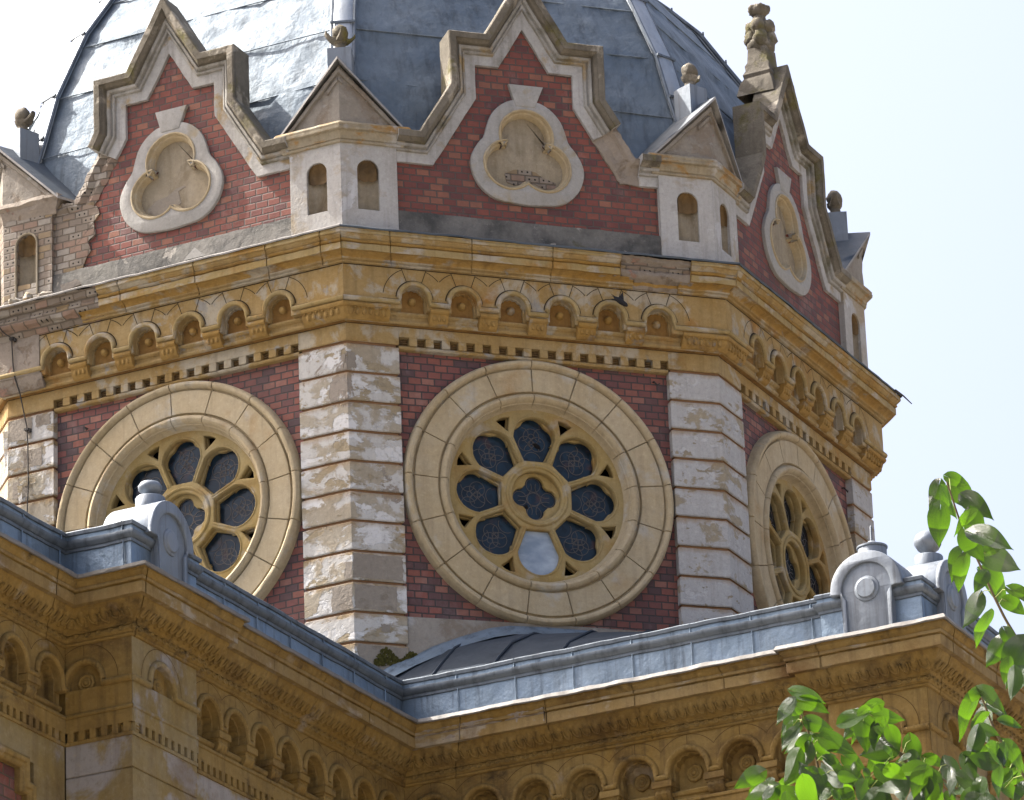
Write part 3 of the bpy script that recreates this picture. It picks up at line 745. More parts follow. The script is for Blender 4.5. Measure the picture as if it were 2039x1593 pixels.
# ================================================================== DOME
dome = thing('metal_dome', 'big faceted dome of weathered blue-grey sheet metal with raised ribs above the gables', 'dome', (0, 0, 2.3))
DP = [(5.02, 2.30), (4.925, 2.87), (4.80, 3.27), (4.64, 3.82), (4.25, 4.67), (3.86, 5.25), (3.62, 5.62), (3.28, 5.95), (3.05, 6.15), (2.3, 6.8), (1.2, 7.45), (.35, 7.8)]
def dprof(k):
    out = []
    for (r0, z0), (r1, z1) in zip(DP[:-1], DP[1:]):
        n = max(1, int((z1-z0)/.09))
        out += [(r0+(r1-r0)*i/n, z0+(z1-z0)*i/n) for i in range(n)]
    return out+[DP[-1]]
dp = dprof(0)
def dome_panel(seed):
    mb = MB(); rows = []; K = 26
    seams = [3.05, 3.78, 4.48, 5.15, 5.8, 6.4]
    for r, z in dp:
        ap = r*C8; hw = r*S8; row = []
        for j in range(K+1):
            u = -hw+2*hw*j/K
            p = Vector((u*1.5+seed*9, z*1.1, seed))
            d = .026*mnoise.noise(p*1.4)+.020*mnoise.noise(p*3.3)+.010*mnoise.noise(p*7)
            edge = min(1, (hw-abs(u))/.12); sd = 0.0
            for sz in seams:
                szz = sz+.05*math.sin(seed*3+sz*5)*u/hw
                sd += .012*math.exp(-((z-szz)/.03)**2) - (.010*math.exp(-((z-szz+.09)/.05)**2))
            row.append((u, -(ap+(d+sd)*edge), z))
        rows.append(row)
    mb.grid(rows)
    # folded seams lie across each panel
    for sz in seams:
        pts = []
        rr = lambda zz: next(r0+(r1-r0)*(zz-z0)/(z1-z0) for (r0, z0), (r1, z1) in zip(DP[:-1], DP[1:]) if z0 <= zz <= z1)
        for j in range(13):
            f = -1+2*j/12; zz = sz+.05*math.sin(seed*3+sz*5)*f; r = rr(zz)
            pts.append((f*r*S8*.98, -(r*C8+.014+.006*mnoise.noise(Vector((f*4, sz, seed)))), zz))
        mb.tube(pts, .008, 5, m=0)
    return mb.mesh('roof_panel', [M_DOME, M_LEADTRIM], ang=60)
for k in range(8): put('roof_panel', dome_panel(k+1), dome, rad(45*k-90+0))
def rib():
    mb = MB()
    rows = []
    for r, z in DP: rows.append([(x, -r+y, z) for x, y in ((-.105, .03), (-.10, -.028), (-.07, -.046), (.07, -.046), (.10, -.028), (.105, .03))])
    mb.grid(rows, 0)
    for x in (-.115, .115):
        mb.tube([(x, -r-.012, z) for r, z in DP], .022, 7, m=1)
    for (r, z) in DP[2:9]:
        mb.box(-.13, .13, 0, .02, -.012, .012, lambda u, n, h: (u, -r-.04-n, z+h), 1)
    return mb.mesh('rib', [M_RIBM, M_LEADTRIM], ang=30)
rib_me = rib()
for k in range(8): put('rib', rib_me, dome, rad(22.5+45*k))
# gutter floor between dome and gables
mb = MB()
mb.grid([[(x*q, y*q, 2.32) for x, y in oc] for q in (1.0, 1.06)], cv=True)
put('gutter', mb.mesh('gutter', [M_ROOFM]), dome)

# ================================================================== GABLES
GOUT = [(-1.43, 2.03), (-1.02, 2.03), (-.535, 2.84), (-.535, 3.222), (-.272, 3.222), (0, 3.69), (.272, 3.222), (.535, 3.222), (.535, 2.84), (1.02, 2.03), (1.43, 2.03)]
def GF(x, y, h): return (x, -(AP+h), y)      # path in the (u, z) plane, profile (outward, n)
def offs(poly, d):
    P = [Vector(p) for p in poly]; out = []
    for i, p in enumerate(P):
        a = (p-P[i-1]).normalized() if i else None; b = (P[i+1]-p).normalized() if i < len(P)-1 else None
        na = Vector((-a.y, a.x)) if a else None; nb = Vector((-b.y, b.x)) if b else None
        if na and nb: q = na+nb; q = q/max(.2, q.dot(na))
        else: q = na or nb
        out.append((p.x+q.x*d, p.y+q.y*d))
    return out
KP = [(0, -.03), (0, .022), (.112, .022), (.118, .050), (.138, .056), (.142, .044), (.152, .046), (.160, .078), (.186, .090), (.190, .078), (.200, .080), (.208, .112), (.226, .135), (.236, .150), (.236, .160), (.300, .162), (.312, .150), (.312, -.170), (.0, -.170)]
KM = [0]*2+[1]*7+[2]*9+[2]
def coping(path, prof=KP, ms=KM, rg=(.005, 5), mats=None, step=.05):
    # sweep's outward is to the right of the path, so run the outline from right to left
    mb = MB(); sweep(mb, path[::-1], prof, GF, step=step, ms=ms)
    return mb.mesh('coping', mats or [M_GREY, M_COPE, M_LICHEN], rough=rg, ang=22)
def cut(path, i, t):   # point on segment i
    a, b = Vector(path[i]), Vector(path[i+1]); q = a.lerp(b, t); return (q.x, q.y)
def lobes(d):
    P = []
    for cx, cy, r, a0, a1 in ((0, 2.47, .25, -28, 208), (-.195, 2.125, .235, 92, 318), (.195, 2.125, .235, 222, 448)):
        P += [(cx+(r+d)*math.cos(rad(a)), cy+(r+d)*math.sin(rad(a))) for a in [a0+(a1-a0)*i/18 for i in range(19)]]
    return P
def med_outline():
    K = [(0, 1.682), (.17, 1.695), (.33, 1.715), (.46, 1.785), (.565, 1.91), (.615, 2.07), (.602, 2.20), (.535, 2.33), (.465, 2.42), (.435, 2.52), (.385, 2.66), (.30, 2.77), (.19, 2.845), (.08, 2.872)]
    K = K+[(-x, y) for x, y in reversed(K[1:])]
    P = []; n = len(K)
    for i in range(n):
        p0, p1, p2, p3 = [Vector(K[(i+j-1) % n]) for j in range(4)]
        for t in (0, .33, .67):
            q = .5*((2*p1)+(p2-p0)*t+(2*p0-5*p1+4*p2-p3)*t*t+(3*p1-p0-3*p2+p3)*t**3); P.append((q.x, q.y))
    return P
def gable(damage=None):
    th = thing('gable', '', 'gable', (0, -AP, 1.2), group='stepped gables round the dome')
    mb = MB()
    fld = [(-1.46, 1.2), (1.46, 1.2)] + [(x, y) for x, y in reversed(offs(GOUT, .06))]
    add_plate(mb, [fld, lobes(.05)], -.16, -.015)
    put('brick_field', mb.mesh('brick_field', [M_GBRICK]), th)
    mb = MB(); sweep(mb, [(-1.50, -AP), (1.50, -AP)], [(.022, 1.48), (.03, 1.45), (.035, 1.2), (.05, 1.12)], XY, step=.06)
    mb.box(-1.5, 1.5, -.1, .022, 1.2, 1.482)
    put('plinth', mb.mesh('plinth', [M_PLINTH], rough=(.008, 7)), th)
    if damage == 'right':
        a = cut(GOUT, 8, .42); b = cut(GOUT, 9, .45)
        i0 = GOUT[:9]+[a]
        put('coping', coping(i0), th)
        ero = [(0, -.03), (0, .005), (.05, .012), (.11, .004), (.15, .02), (.19, .035), (.22, .07), (.27, .085), (.30, .03), (.305, -.17), (0, -.17)]
        mid = [cut(GOUT, 8, .40), GOUT[9], cut(GOUT, 9, .5)]
        put('broken_masonry', coping(mid, ero, [0]*len(ero), (.018, 8), [M_MORTAR], .03), th)
        put('coping', coping([cut(GOUT, 9, .48), GOUT[10]], rg=(.006, 8)), th)
        # the left raking shoulder keeps its clean edge, the upper right step has lost its facing too
    elif damage == 'left':
        put('coping', coping([cut(GOUT, 1, .74)]+GOUT[2:], rg=(.006, 5)), th)
        ero = [(0, -.03), (0, -.005), (.06, .01), (.12, -.01), (.19, .03), (.25, .02), (.28, -.05), (.28, -.17), (0, -.17)]
        put('broken_masonry', coping([(-1.45, 2.0), (-1.03, 2.02), cut(GOUT, 1, .2), cut(GOUT, 1, .76)], ero, [0]*len(ero), (.022, 7), [M_RUBBLE], .03), th)
        mb = MB(); r = random.Random(4)
        P = [(-1.46, 1.44), (-1.1, 1.44), (-1.04, 1.6), (-.98, 1.66), (-1.02, 1.78), (-.92, 1.84), (-.95, 1.98), (-.88, 2.06), (-.9, 2.16), (-1.02, 2.2), (-1.46, 2.2)]
        add_plate(mb, [P], -.08, .006, .0)
        put('exposed_core', mb.mesh('exposed_core', [M_RUBBLE], rough=(.012, 8)), th)
    else:
        put('coping', coping(GOUT), th)
    # medallion
    mb = MB(); add_plate(mb, [med_outline(), lobes(.045)], -.05, .024, .006)
    add_plate(mb, [[(-.105, 2.80), (.105, 2.80), (.205, 3.045), (-.175, 3.045)]], -.05, .030, .006)
    md = put('medallion', mb.mesh('medallion', [M_MED], ang=30), th)
    mb = MB(); rows = []
    for d, n in ((.055, .02), (.048, .036), (.034, .038), (.026, .022), (.022, -.004), (.006, -.010), (-.002, -.030), (-.010, -.060), (-.012, -.068), (-.016, -.10)):
        rows.append([F(x, n, y) for x, y in lobes(d)])
    mb.grid(rows, cv=True)
    put('trefoil_moulding', mb.mesh('trefoil_moulding', [M_CREAM], rough=(.004, 8)), md)
    mb = MB(); mb.poly([F(x, -.085, y) for x, y in lobes(0)])
    put('trefoil_panel', mb.mesh('trefoil_panel', [M_NICHE]), md)
    if damage in ('right', 'left'):
        mb = MB()
        if damage == 'right': P = [(-.22, 2.06), (-.12, 2.12), (.02, 2.13), (.12, 2.11), (.20, 2.05), (.34, 2.01), (.33, 1.95), (.22, 1.93), (.1, 1.98), (.0, 1.97), (-.12, 1.94), (-.2, 1.97)]
        else: P = [(-.33, 2.03), (-.22, 2.09), (-.1, 2.11), (0, 2.17), (.1, 2.19), (.12, 2.17), (.03, 2.14), (.06, 2.0), (.0, 1.96), (-.1, 1.93), (-.26, 1.92), (-.34, 1.98)]
        add_plate(mb, [P], -.11, -.079, .0)
        put('broken_patch', mb.mesh('broken_patch', [M_RUBBLE if damage == 'right' else M_SCAR], rough=(.004, 9)), md)
    return th
g0 = gable('right'); g0['label'] = 'stepped brick gable facing front whose right lower coping is broken to bare masonry'
g1 = gable('left'); g1['label'] = 'stepped brick gable over the crumbling left cornice, its lower left corner broken open'
g1.matrix_basis = Matrix.Translation((0, 0, Z0)) @ Matrix.Rotation(FACES[-1], 4, 'Z') @ Matrix.Translation((0, -AP, 1.2))
g2 = gable(); g2['label'] = 'stepped brick gable seen steeply from the side, carrying a tall carved stone finial'
g2.matrix_basis = Matrix.Translation((0, 0, Z0)) @ Matrix.Rotation(FACES[1], 4, 'Z') @ Matrix.Translation((0, -AP, 1.2))

# carved finial on the right gable
def knob(mb, c, r, sc, seed):
    rows = []
    for i in range(9):
        a = math.pi*i/8; row = []
        for j in range(14):
            b = 2*math.pi*j/14
            d = Vector((math.sin(a)*math.cos(b), math.sin(a)*math.sin(b), math.cos(a)))
            q = 1+.28*mnoise.noise(d*2.4+Vector((seed, 0, 0)))
            row.append((c[0]+sc[0]*r*d.x*q, c[1]+sc[1]*r*d.y*q, c[2]+sc[2]*r*d.z*q))
        rows.append(row)
    mb.grid(rows, cv=True)
fin = thing('stone_finial', 'tall weathered carved stone finial crowning the right-hand gable against the sky', 'finial', (0, -AP+.15, 4.25), FACES[1])
fy = -(AP-.15)
mb = MB()
for z, r in ((4.02, .20), (4.3, .165), (4.42, .15)):
    pass
mb.grid([[(q*r*1.0, fy+w*r*.95, z) for q, w in ((-1, -1), (1, -1), (1, 1), (-1, 1))] for z, r in ((3.95, .23), (4.12, .20), (4.18, .165), (4.22, .175), (4.27, .150), (4.33, .155), (4.38, .130), (4.55, .115))], cv=True)
put('pedestal', mb.mesh('pedestal', [M_LICHEN], rough=(.012, 6)), fin, FACES[1])
mb = MB()
knob(mb, (0, fy, 4.60), .15, (1, 1, .8), 1.3)
for q in range(4):
    a = q*math.pi/2+.4
    knob(mb, (.095*math.cos(a), fy+.095*math.sin(a), 4.66+.03*(q % 2)), .085, (1, 1, 1.25), q+4.)
for q in range(4):
    a = q*math.pi/2+.1
    knob(mb, (.085*math.cos(a), fy+.085*math.sin(a), 4.82), .085, (1, 1, 1.1), q+9.)
knob(mb, (0, fy, 4.80), .115, (1, 1, 1.1), 22.)
knob(mb, (0, fy, 4.93), .075, (1, 1, 1.0), 23.)
knob(mb, (0, fy, 5.03), .115, (1, 1, .72), 25.)
for q in range(5):
    a = q*2*math.pi/5
    knob(mb, (.075*math.cos(a), fy+.075*math.sin(a), 5.045), .055, (1, 1, .8), q+31.)
put('carved_head', mb.mesh('carved_head', [M_LICHEN], rough=(.012, 14), ang=60), fin, FACES[1])

# ================================================================== CORNER TURRETS
TN = .05
def turret(damage=False):
    th = thing('corner_turret', '', 'turret', (0, -R0, 1.2), group='gabled niche turrets on the tower corners')
    wallm = M_TURRET if not damage else M_RUBBLE
    body = MB()
    for side in (-1, 1):
        hole = [(.265-.115, 1.44), (.265+.115, 1.44)] + arc(.265, 1.885, .115, 0, 180, 12)
        fn = lambda s, n, z, sd=side: PV(sd, s, n, z)
        vs, fs = plate([[(-TN*T8, 1.1), (.575, 1.1), (.575, 2.2), (-TN*T8, 2.2)], hole], -.25, TN, 0.0)
        # mitre the inner end on the arris
        body.add([PV(side, (-n*T8 if s < 0.001 else s), n, z) for s, n, z in vs], fs)
    b = put('wall', body.mesh('wall', [wallm], rough=(.012, 9) if damage else (.003, 6)), th)
    for side in (-1, 1):
        mb = MB(); rows = []
        for i in range(13):
            a = math.pi*i/12; cs, sn = math.cos(a), math.sin(a)
            rows.append([PV(side, .265-.117*cs, TN-.02-.10*sn, z) for z in (1.44, 1.78, 1.89)])
        mb.grid(rows, 0)
        mb.poly([PV(side, .265-.117*math.cos(math.pi*i/12), TN-.02-.10*math.sin(math.pi*i/12), 1.441) for i in range(13)], 0)
        rows = []
        for i in range(31):
            a = math.pi*i/30; cs, sn = math.cos(a), math.sin(a); fl = .016*abs(math.sin(a*3.5))
            row = []
            for j in range(9):
                e = j/8*math.pi/2
                row.append(PV(side, .265-(.117-fl)*cs*math.cos(e), TN-.015-(.095-fl)*sn*math.cos(e)*(1 if j else .9), 1.885+.117*math.sin(e)))
            zl = 1.80-.018*abs(math.sin(a*3.5))
            row = [PV(side, .265-(.112-fl)*cs, TN-.02-(.07-fl)*sn, zl)] + row
            rows.append(row)
        mb.grid(rows, 1)
        if damage:
            mb.tube([PV(side, s, TN+.006, z) for s, z in [(.265-.13, 1.3)]+[(.265-.13*math.cos(math.pi*i/10), 1.885+.13*math.sin(math.pi*i/10)) for i in range(11)]+[(.265+.13, 1.3)]], .014, 6, m=0)
        put('niche', mb.mesh('niche', [M_NICHE, M_SHELL], ang=50), th)
    mb = MB()
    tp = [PV(-1, .575, -.2, 0)[:2], PV(-1, .575, 0, 0)[:2], PV(1, 0, 0, 0)[:2], PV(1, .575, 0, 0)[:2], PV(1, .575, -.2, 0)[:2]]
    pr = [(TN-.01, 2.165), (TN+.022, 2.168), (TN+.026, 2.190), (TN+.018, 2.202), (TN+.030, 2.205), (TN+.034, 2.235), (TN+.055, 2.262), (TN+.058, 2.285), (TN+.092, 2.290), (TN+.094, 2.320), (TN+.086, 2.324), (TN+.090, 2.350), (TN+.07, 2.38), (TN+.0, 2.41)]
    if damage: pr = [(TN-.01, 2.165), (TN+.0, 2.17), (TN+.01, 2.22), (TN+.03, 2.26), (TN+.035, 2.30), (TN+.07, 2.33), (TN+.05, 2.38), (TN-.01, 2.41)]
    sweep(mb, tp, pr, XY, step=.05)
    put('moulding', mb.mesh('moulding', [M_TMOULD if not damage else M_MORTAR], rough=(.004, 8) if not damage else (.016, 9)), th)
    # pediment: two faces that follow the corner and meet in a ridge
    mb = MB(); E_S, E_Z, A_Z = .60, 2.40, 3.03
    for side in (-1, 1):
        n = TN+.01
        K = 14; rows = []
        for i in range(K+1):
            s = -n*T8+(E_S+n*T8)*i/K; zt = A_Z-(A_Z-E_Z)*i/K
            rows.append([PV(side, s, n, 2.39+(zt-2.39)*j/6) for j in range(7)])
        mb.grid(rows, 0)
        # raking fillets
        for d0, d1, nn, mm in ((.03, .085, n+.035, 0), (.13, .175, n+.022, 0)):
            if d0 > .1: span = (.02, .22) if side < 0 else (.0, .07)
            else: span = (.0, .97)
            q = []
            for i in range(9):
                t = span[0]+(span[1]-span[0])*i/8
                s = -nn*T8+(E_S+nn*T8)*t; zt = A_Z-(A_Z-E_Z)*t
                q.append([PV(side, s, n-.02, zt-d1), PV(side, s, nn, zt-d1), PV(side, s, nn, zt-d0), PV(side, s, n-.02, zt-d0)])
            mb.grid(q, mm, cv=True)
            mb.poly(q[0], mm); mb.poly(q[-1], mm)
    put('pediment', mb.mesh('pediment', [M_PEDI], rough=(.007, 9)), th)
    mb = MB()
    n = .165
    for side in (-1, 1):
        e = Vector(PV(side, .685, n-.05, 2.335)); a = Vector(PV(side, -n*T8, n, 3.085)); inn = Vector((0, 1.0, 0))
        e2, a2 = e+inn*.9, a+inn*1.2
        for dz, m_ in ((0, 0), (-.028, 1)):
            rows = []
            for i in range(9):
                t = i/8; p = a.lerp(e, t); q = a2.lerp(e2, t)
                rows.append([p.lerp(q, j/8)+Vector((0, 0, dz+.006*mnoise.noise(p.lerp(q, j/8)*5))) for j in range(9)])
            mb.grid(rows, m_)
        q = [[a.lerp(e, i/8), a.lerp(e, i/8)+Vector((0, 0, -.03))] for i in range(9)]; mb.grid(q, 1)
        q = [[e.lerp(e2, i/8), e.lerp(e2, i/8)+Vector((0, 0, -.03))] for i in range(9)]; mb.grid(q, 1)
    put('metal_roof', mb.mesh('metal_roof', [M_ROOFM, M_LIP], ang=40), th)
    mb = MB(); y = -5.03
    mb.grid([[(x*r, y+w*r, z) for x, w in ((-1, -1), (1, -1), (1, 1), (-1, 1))] for z, r in ((2.6, .125), (3.30, .125), (3.305, .115), (3.335, .05))], cv=True)
    put('pedestal', mb.mesh('pedestal', [M_CAPM], rough=(.003, 6)), th)
    return th
def finial(th, leaves, hb=.0):
    mb = MB(); y = -5.03
    L = lambda x, yy, h: (x, y+yy, h)
    mb.lathe([(.0, 3.31), (.062, 3.315), (.058, 3.36), (.052, 3.385), (.07, 3.40), (.085, 3.425), (.09, 3.45)], 14, 0, L)
    f = put('finial', mb.mesh('finial', [M_LICHEN], rough=(.006, 15)), th)
    f.matrix_basis = f.matrix_basis
    mb = MB(); knob(mb, (0, y, 3.515), .088, (1, 1, 1.05), 3.+leaves)
    for q in leaves_at[leaves]:
        a = rad(q); c, s = math.cos(a), math.sin(a)
        rows = []
        for i in range(6):
            t = i/5; r0 = .055+.105*t; w = .06*(1-.55*t); z = 3.405+.085*t*t
            rows.append([(r0*c-k*w*s, y+r0*s+k*w*c, z+th2) for k, th2 in ((-1, 0), (0, -.012), (1, 0), (1, .03), (0, .035), (-1, .03))])
        mb.grid(rows, cv=True); mb.poly(rows[-1])
    put('leaf_cup', mb.mesh('leaf_cup', [M_LICHEN], rough=(.006, 18), ang=50), f)
leaves_at = {4: (20, 110, 200, 290), 3: (10, 190, 290), 1: (10,), 2: (0, 180)}
def place_turret(k, lab, damage=False, leaves=4):
    t = turret(damage); t['label'] = lab; finial(t, leaves)
    t.matrix_basis = Matrix.Translation((0, 0, Z0)) @ Matrix.Rotation(vert_ang[k], 4, 'Z') @ Matrix.Translation((0, -R0, 1.2))
    return t
place_turret(1, 'whitewashed niche turret between the front and left gables, mossy four-leaved knob on top', leaves=4)
place_turret(2, 'grey niche turret between the front and the steeply seen gable, worn stubby knob on top', leaves=1)
place_turret(0, 'ruined niche turret at the far left with its render gone and bare bricks showing', True, leaves=1)
place_turret(3, 'niche turret at the far right corner against the sky, winged knob on a metal box', leaves=2)

# ================================================================== small things on the tower
# thin cable hanging down the far left pilaster
cb = thing('cable', 'thin dark cable hanging down the crumbling pilaster at the far left', 'cable', (-1.76, -AP, -1.4), FACES[-1])
mb = MB(); pts = [(-1.97, .38, 1.10), (-1.955, .37, 1.0), (-1.90, .26, .86), (-1.835, .19, .80), (-1.825, .18, .5), (-1.81, .17, .36), (-1.79, .10, .20), (-1.75, .035, -.15), (-1.74, .03, -.35), (-1.735, .03, -.78), (-1.75, .03, -1.1), (-1.762, .03, -1.9), (-1.765, .03, -2.6)]
mb.tube([F(*p) for p in pts], .007, 6)
put('wire', mb.mesh('wire', [M_WIRE]), cb, FACES[-1])
for u, n, z in ((-1.835, .16, .80), (-1.75, .01, -.18)):
    mb = MB(); mb.box(u-.03, u+.02, n-.05, n+.03, z-.012, z+.012); mb.box(u+.015, u+.04, n-.05, n+.02, z-.035, z+.0)
    put('clamp', mb.mesh('clamp', [M_WIRE]), cb, FACES[-1])
# fallen fragments on the left cornice
def rock(name, c, r, sc, seed, mat, rz, lab, group=None):
    mb = MB(); knob(mb, (0, 0, 0), r, sc, seed)
    o = bpy.data.objects.new(name, mb.mesh(name, [mat], rough=(.012, 20), ang=30)); COL.objects.link(o)
    o.matrix_basis = Matrix.Translation((0, 0, Z0)) @ Matrix.Rotation(rz, 4, 'Z') @ Matrix.Translation(F(*c)) @ Matrix.Rotation(seed, 4, 'Z')
    tag(o, lab, 'rubble', group)
mb = MB(); mb.box(-.085, .085, -.055, .055, -.04, .04, lambda u, n, z: (u, n, z))
bmx = MB(); rows = []
for z in (-.04, 0, .04): rows.append([(x*(1-.25*(z > .03)*(x > 0)), y, z) for x, y in ((-.10, -.06), (0, -.062), (.10, -.055), (.105, .05), (0, .06), (-.1, .06))])
bmx.grid(rows, cv=True); bmx.poly(rows[0]); bmx.poly(rows[-1])
o = bpy.data.objects.new('loose_brick', bmx.mesh('loose_brick', [M_SCAR], rough=(.012, 12))); COL.objects.link(o)
o.matrix_basis = Matrix.Translation((0, 0, Z0)) @ Matrix.Rotation(FACES[-1], 4, 'Z') @ Matrix.Translation(F(-1.08, .22, 1.195)) @ Matrix.Rotation(-.35, 4, 'Y') @ Matrix.Rotation(.3, 4, 'Z')
tag(o, 'loose broken brick tilted on the left cornice beside the ruined turret', 'brick')
rock('render_fragment', (-1.60, .24, 1.185), .075, (1, .7, .75), 2.2, M_QUOIN, FACES[-1], 'rounded pale lump of fallen render on the ledge under the ruined niche', 'fallen render lumps')
rock('render_fragment', (-1.74, .26, 1.165), .07, (1.3, .7, .5), 4.1, M_QUOIN, FACES[-1], 'flat pale lump of fallen render at the far left end of the ledge', 'fallen render lumps')
rock('render_fragment', (-1.38, .25, 1.17), .06, (1.5, .7, .5), 6.5, M_SCAR, FACES[-1], 'small grey lump of fallen render between the niche and the loose brick', 'fallen render lumps')
# bent triangle of flashing
mb = MB(); mb.add([F(.33, .36, 1.12), F(.59, .36, 1.12), F(.43, .30, 1.27), F(.45, .12, 1.20)], [(0, 1, 2), (0, 2, 3), (1, 3, 2)])
o = put('metal_vent', mb.mesh('metal_vent', [M_WIRE]), None, FACES[-1]); tag(o, 'small dark triangular metal hood standing on the left cornice edge', 'vent')
# strip of loose flashing pointing out at the right corner
mb = MB(); a_, b_ = Vector(F(1.95, .38, 1.09)), Vector(F(2.36, .40, 1.065))
mb.tube([a_, a_.lerp(b_, .5)+Vector((0, 0, .012)), b_], .013, 6, r2=.006)
o = put('conductor_rod', mb.mesh('conductor_rod', [M_WIRE]), None, FACES[1]); tag(o, 'thin dark rod poking out past the right end of the tower cornice', 'rod')
# bird in front of the arch frieze
bird = thing('bird', 'small black bird in flight in front of the arched frieze above the middle round window', 'bird', (.84, -AP-.32, .55))
mb = MB(); bc = Vector((.84, -(AP+.32), .565))
rows = []
for t, r in ((-1, .004), (-.75, .016), (-.35, .027), (.1, .030), (.5, .024), (.72, .022), (.9, .014), (1, .003)):
    c = bc+Vector((.075*t, 0, -.045*t)); rows.append([c+Vector((.45*r*math.sin(a), r*math.cos(a), r*math.sin(a)*.9)) for a in [2*math.pi*i/10 for i in range(10)]])
mb.grid(rows, cv=True)
for sgn, tip in ((1, Vector((.02, -.02, .10))), (-1, Vector((-.105, .03, .03)))):
    r0, r1 = bc+Vector((-.03, 0, .02)), bc+Vector((.035, 0, -.01))
    mid = bc+tip*.55; mb.add([r0, r1, mid+Vector((.02, 0, -.012)), bc+tip, mid+Vector((-.012, 0, .014))], [(0, 1, 2, 4), (4, 2, 3)])
for dx in (-.012, .012):
    mb.add([bc+Vector((-.06, 0, .03)), bc+Vector((-.055, dx, .042)), bc+Vector((-.11, dx*1.6, .068))], [(0, 1, 2)])
put('body', mb.mesh('body', [M_BIRD], ang=50), bird)
# moss at the foot of the pilaster
mb = MB(); r = random.Random(8)
for i in range(1400):
    t = r.random(); u = -1.80+.50*t; z = -3.44+.06*t+.19*r.random()**1.5*math.sin(math.pi*min(1, t*.9+.1))*(.7+.5*math.sin(9*t))
    n = -.015+.03*r.random(); a = r.random()*6.3; q = .012+.012*r.random()
    c = Vector(F(u, n, z)); d = Vector((math.cos(a), -.6*r.random(), math.sin(a)))*q; e = Vector((-math.sin(a), -.5*r.random(), math.cos(a)))*q
    mb.add([c-d, c+e, c+d, c-e*.6], [(0, 1, 2, 3)])
o = put('moss', mb.mesh('moss', [M_MOSS], weld=False)); o['kind'] = 'stuff'

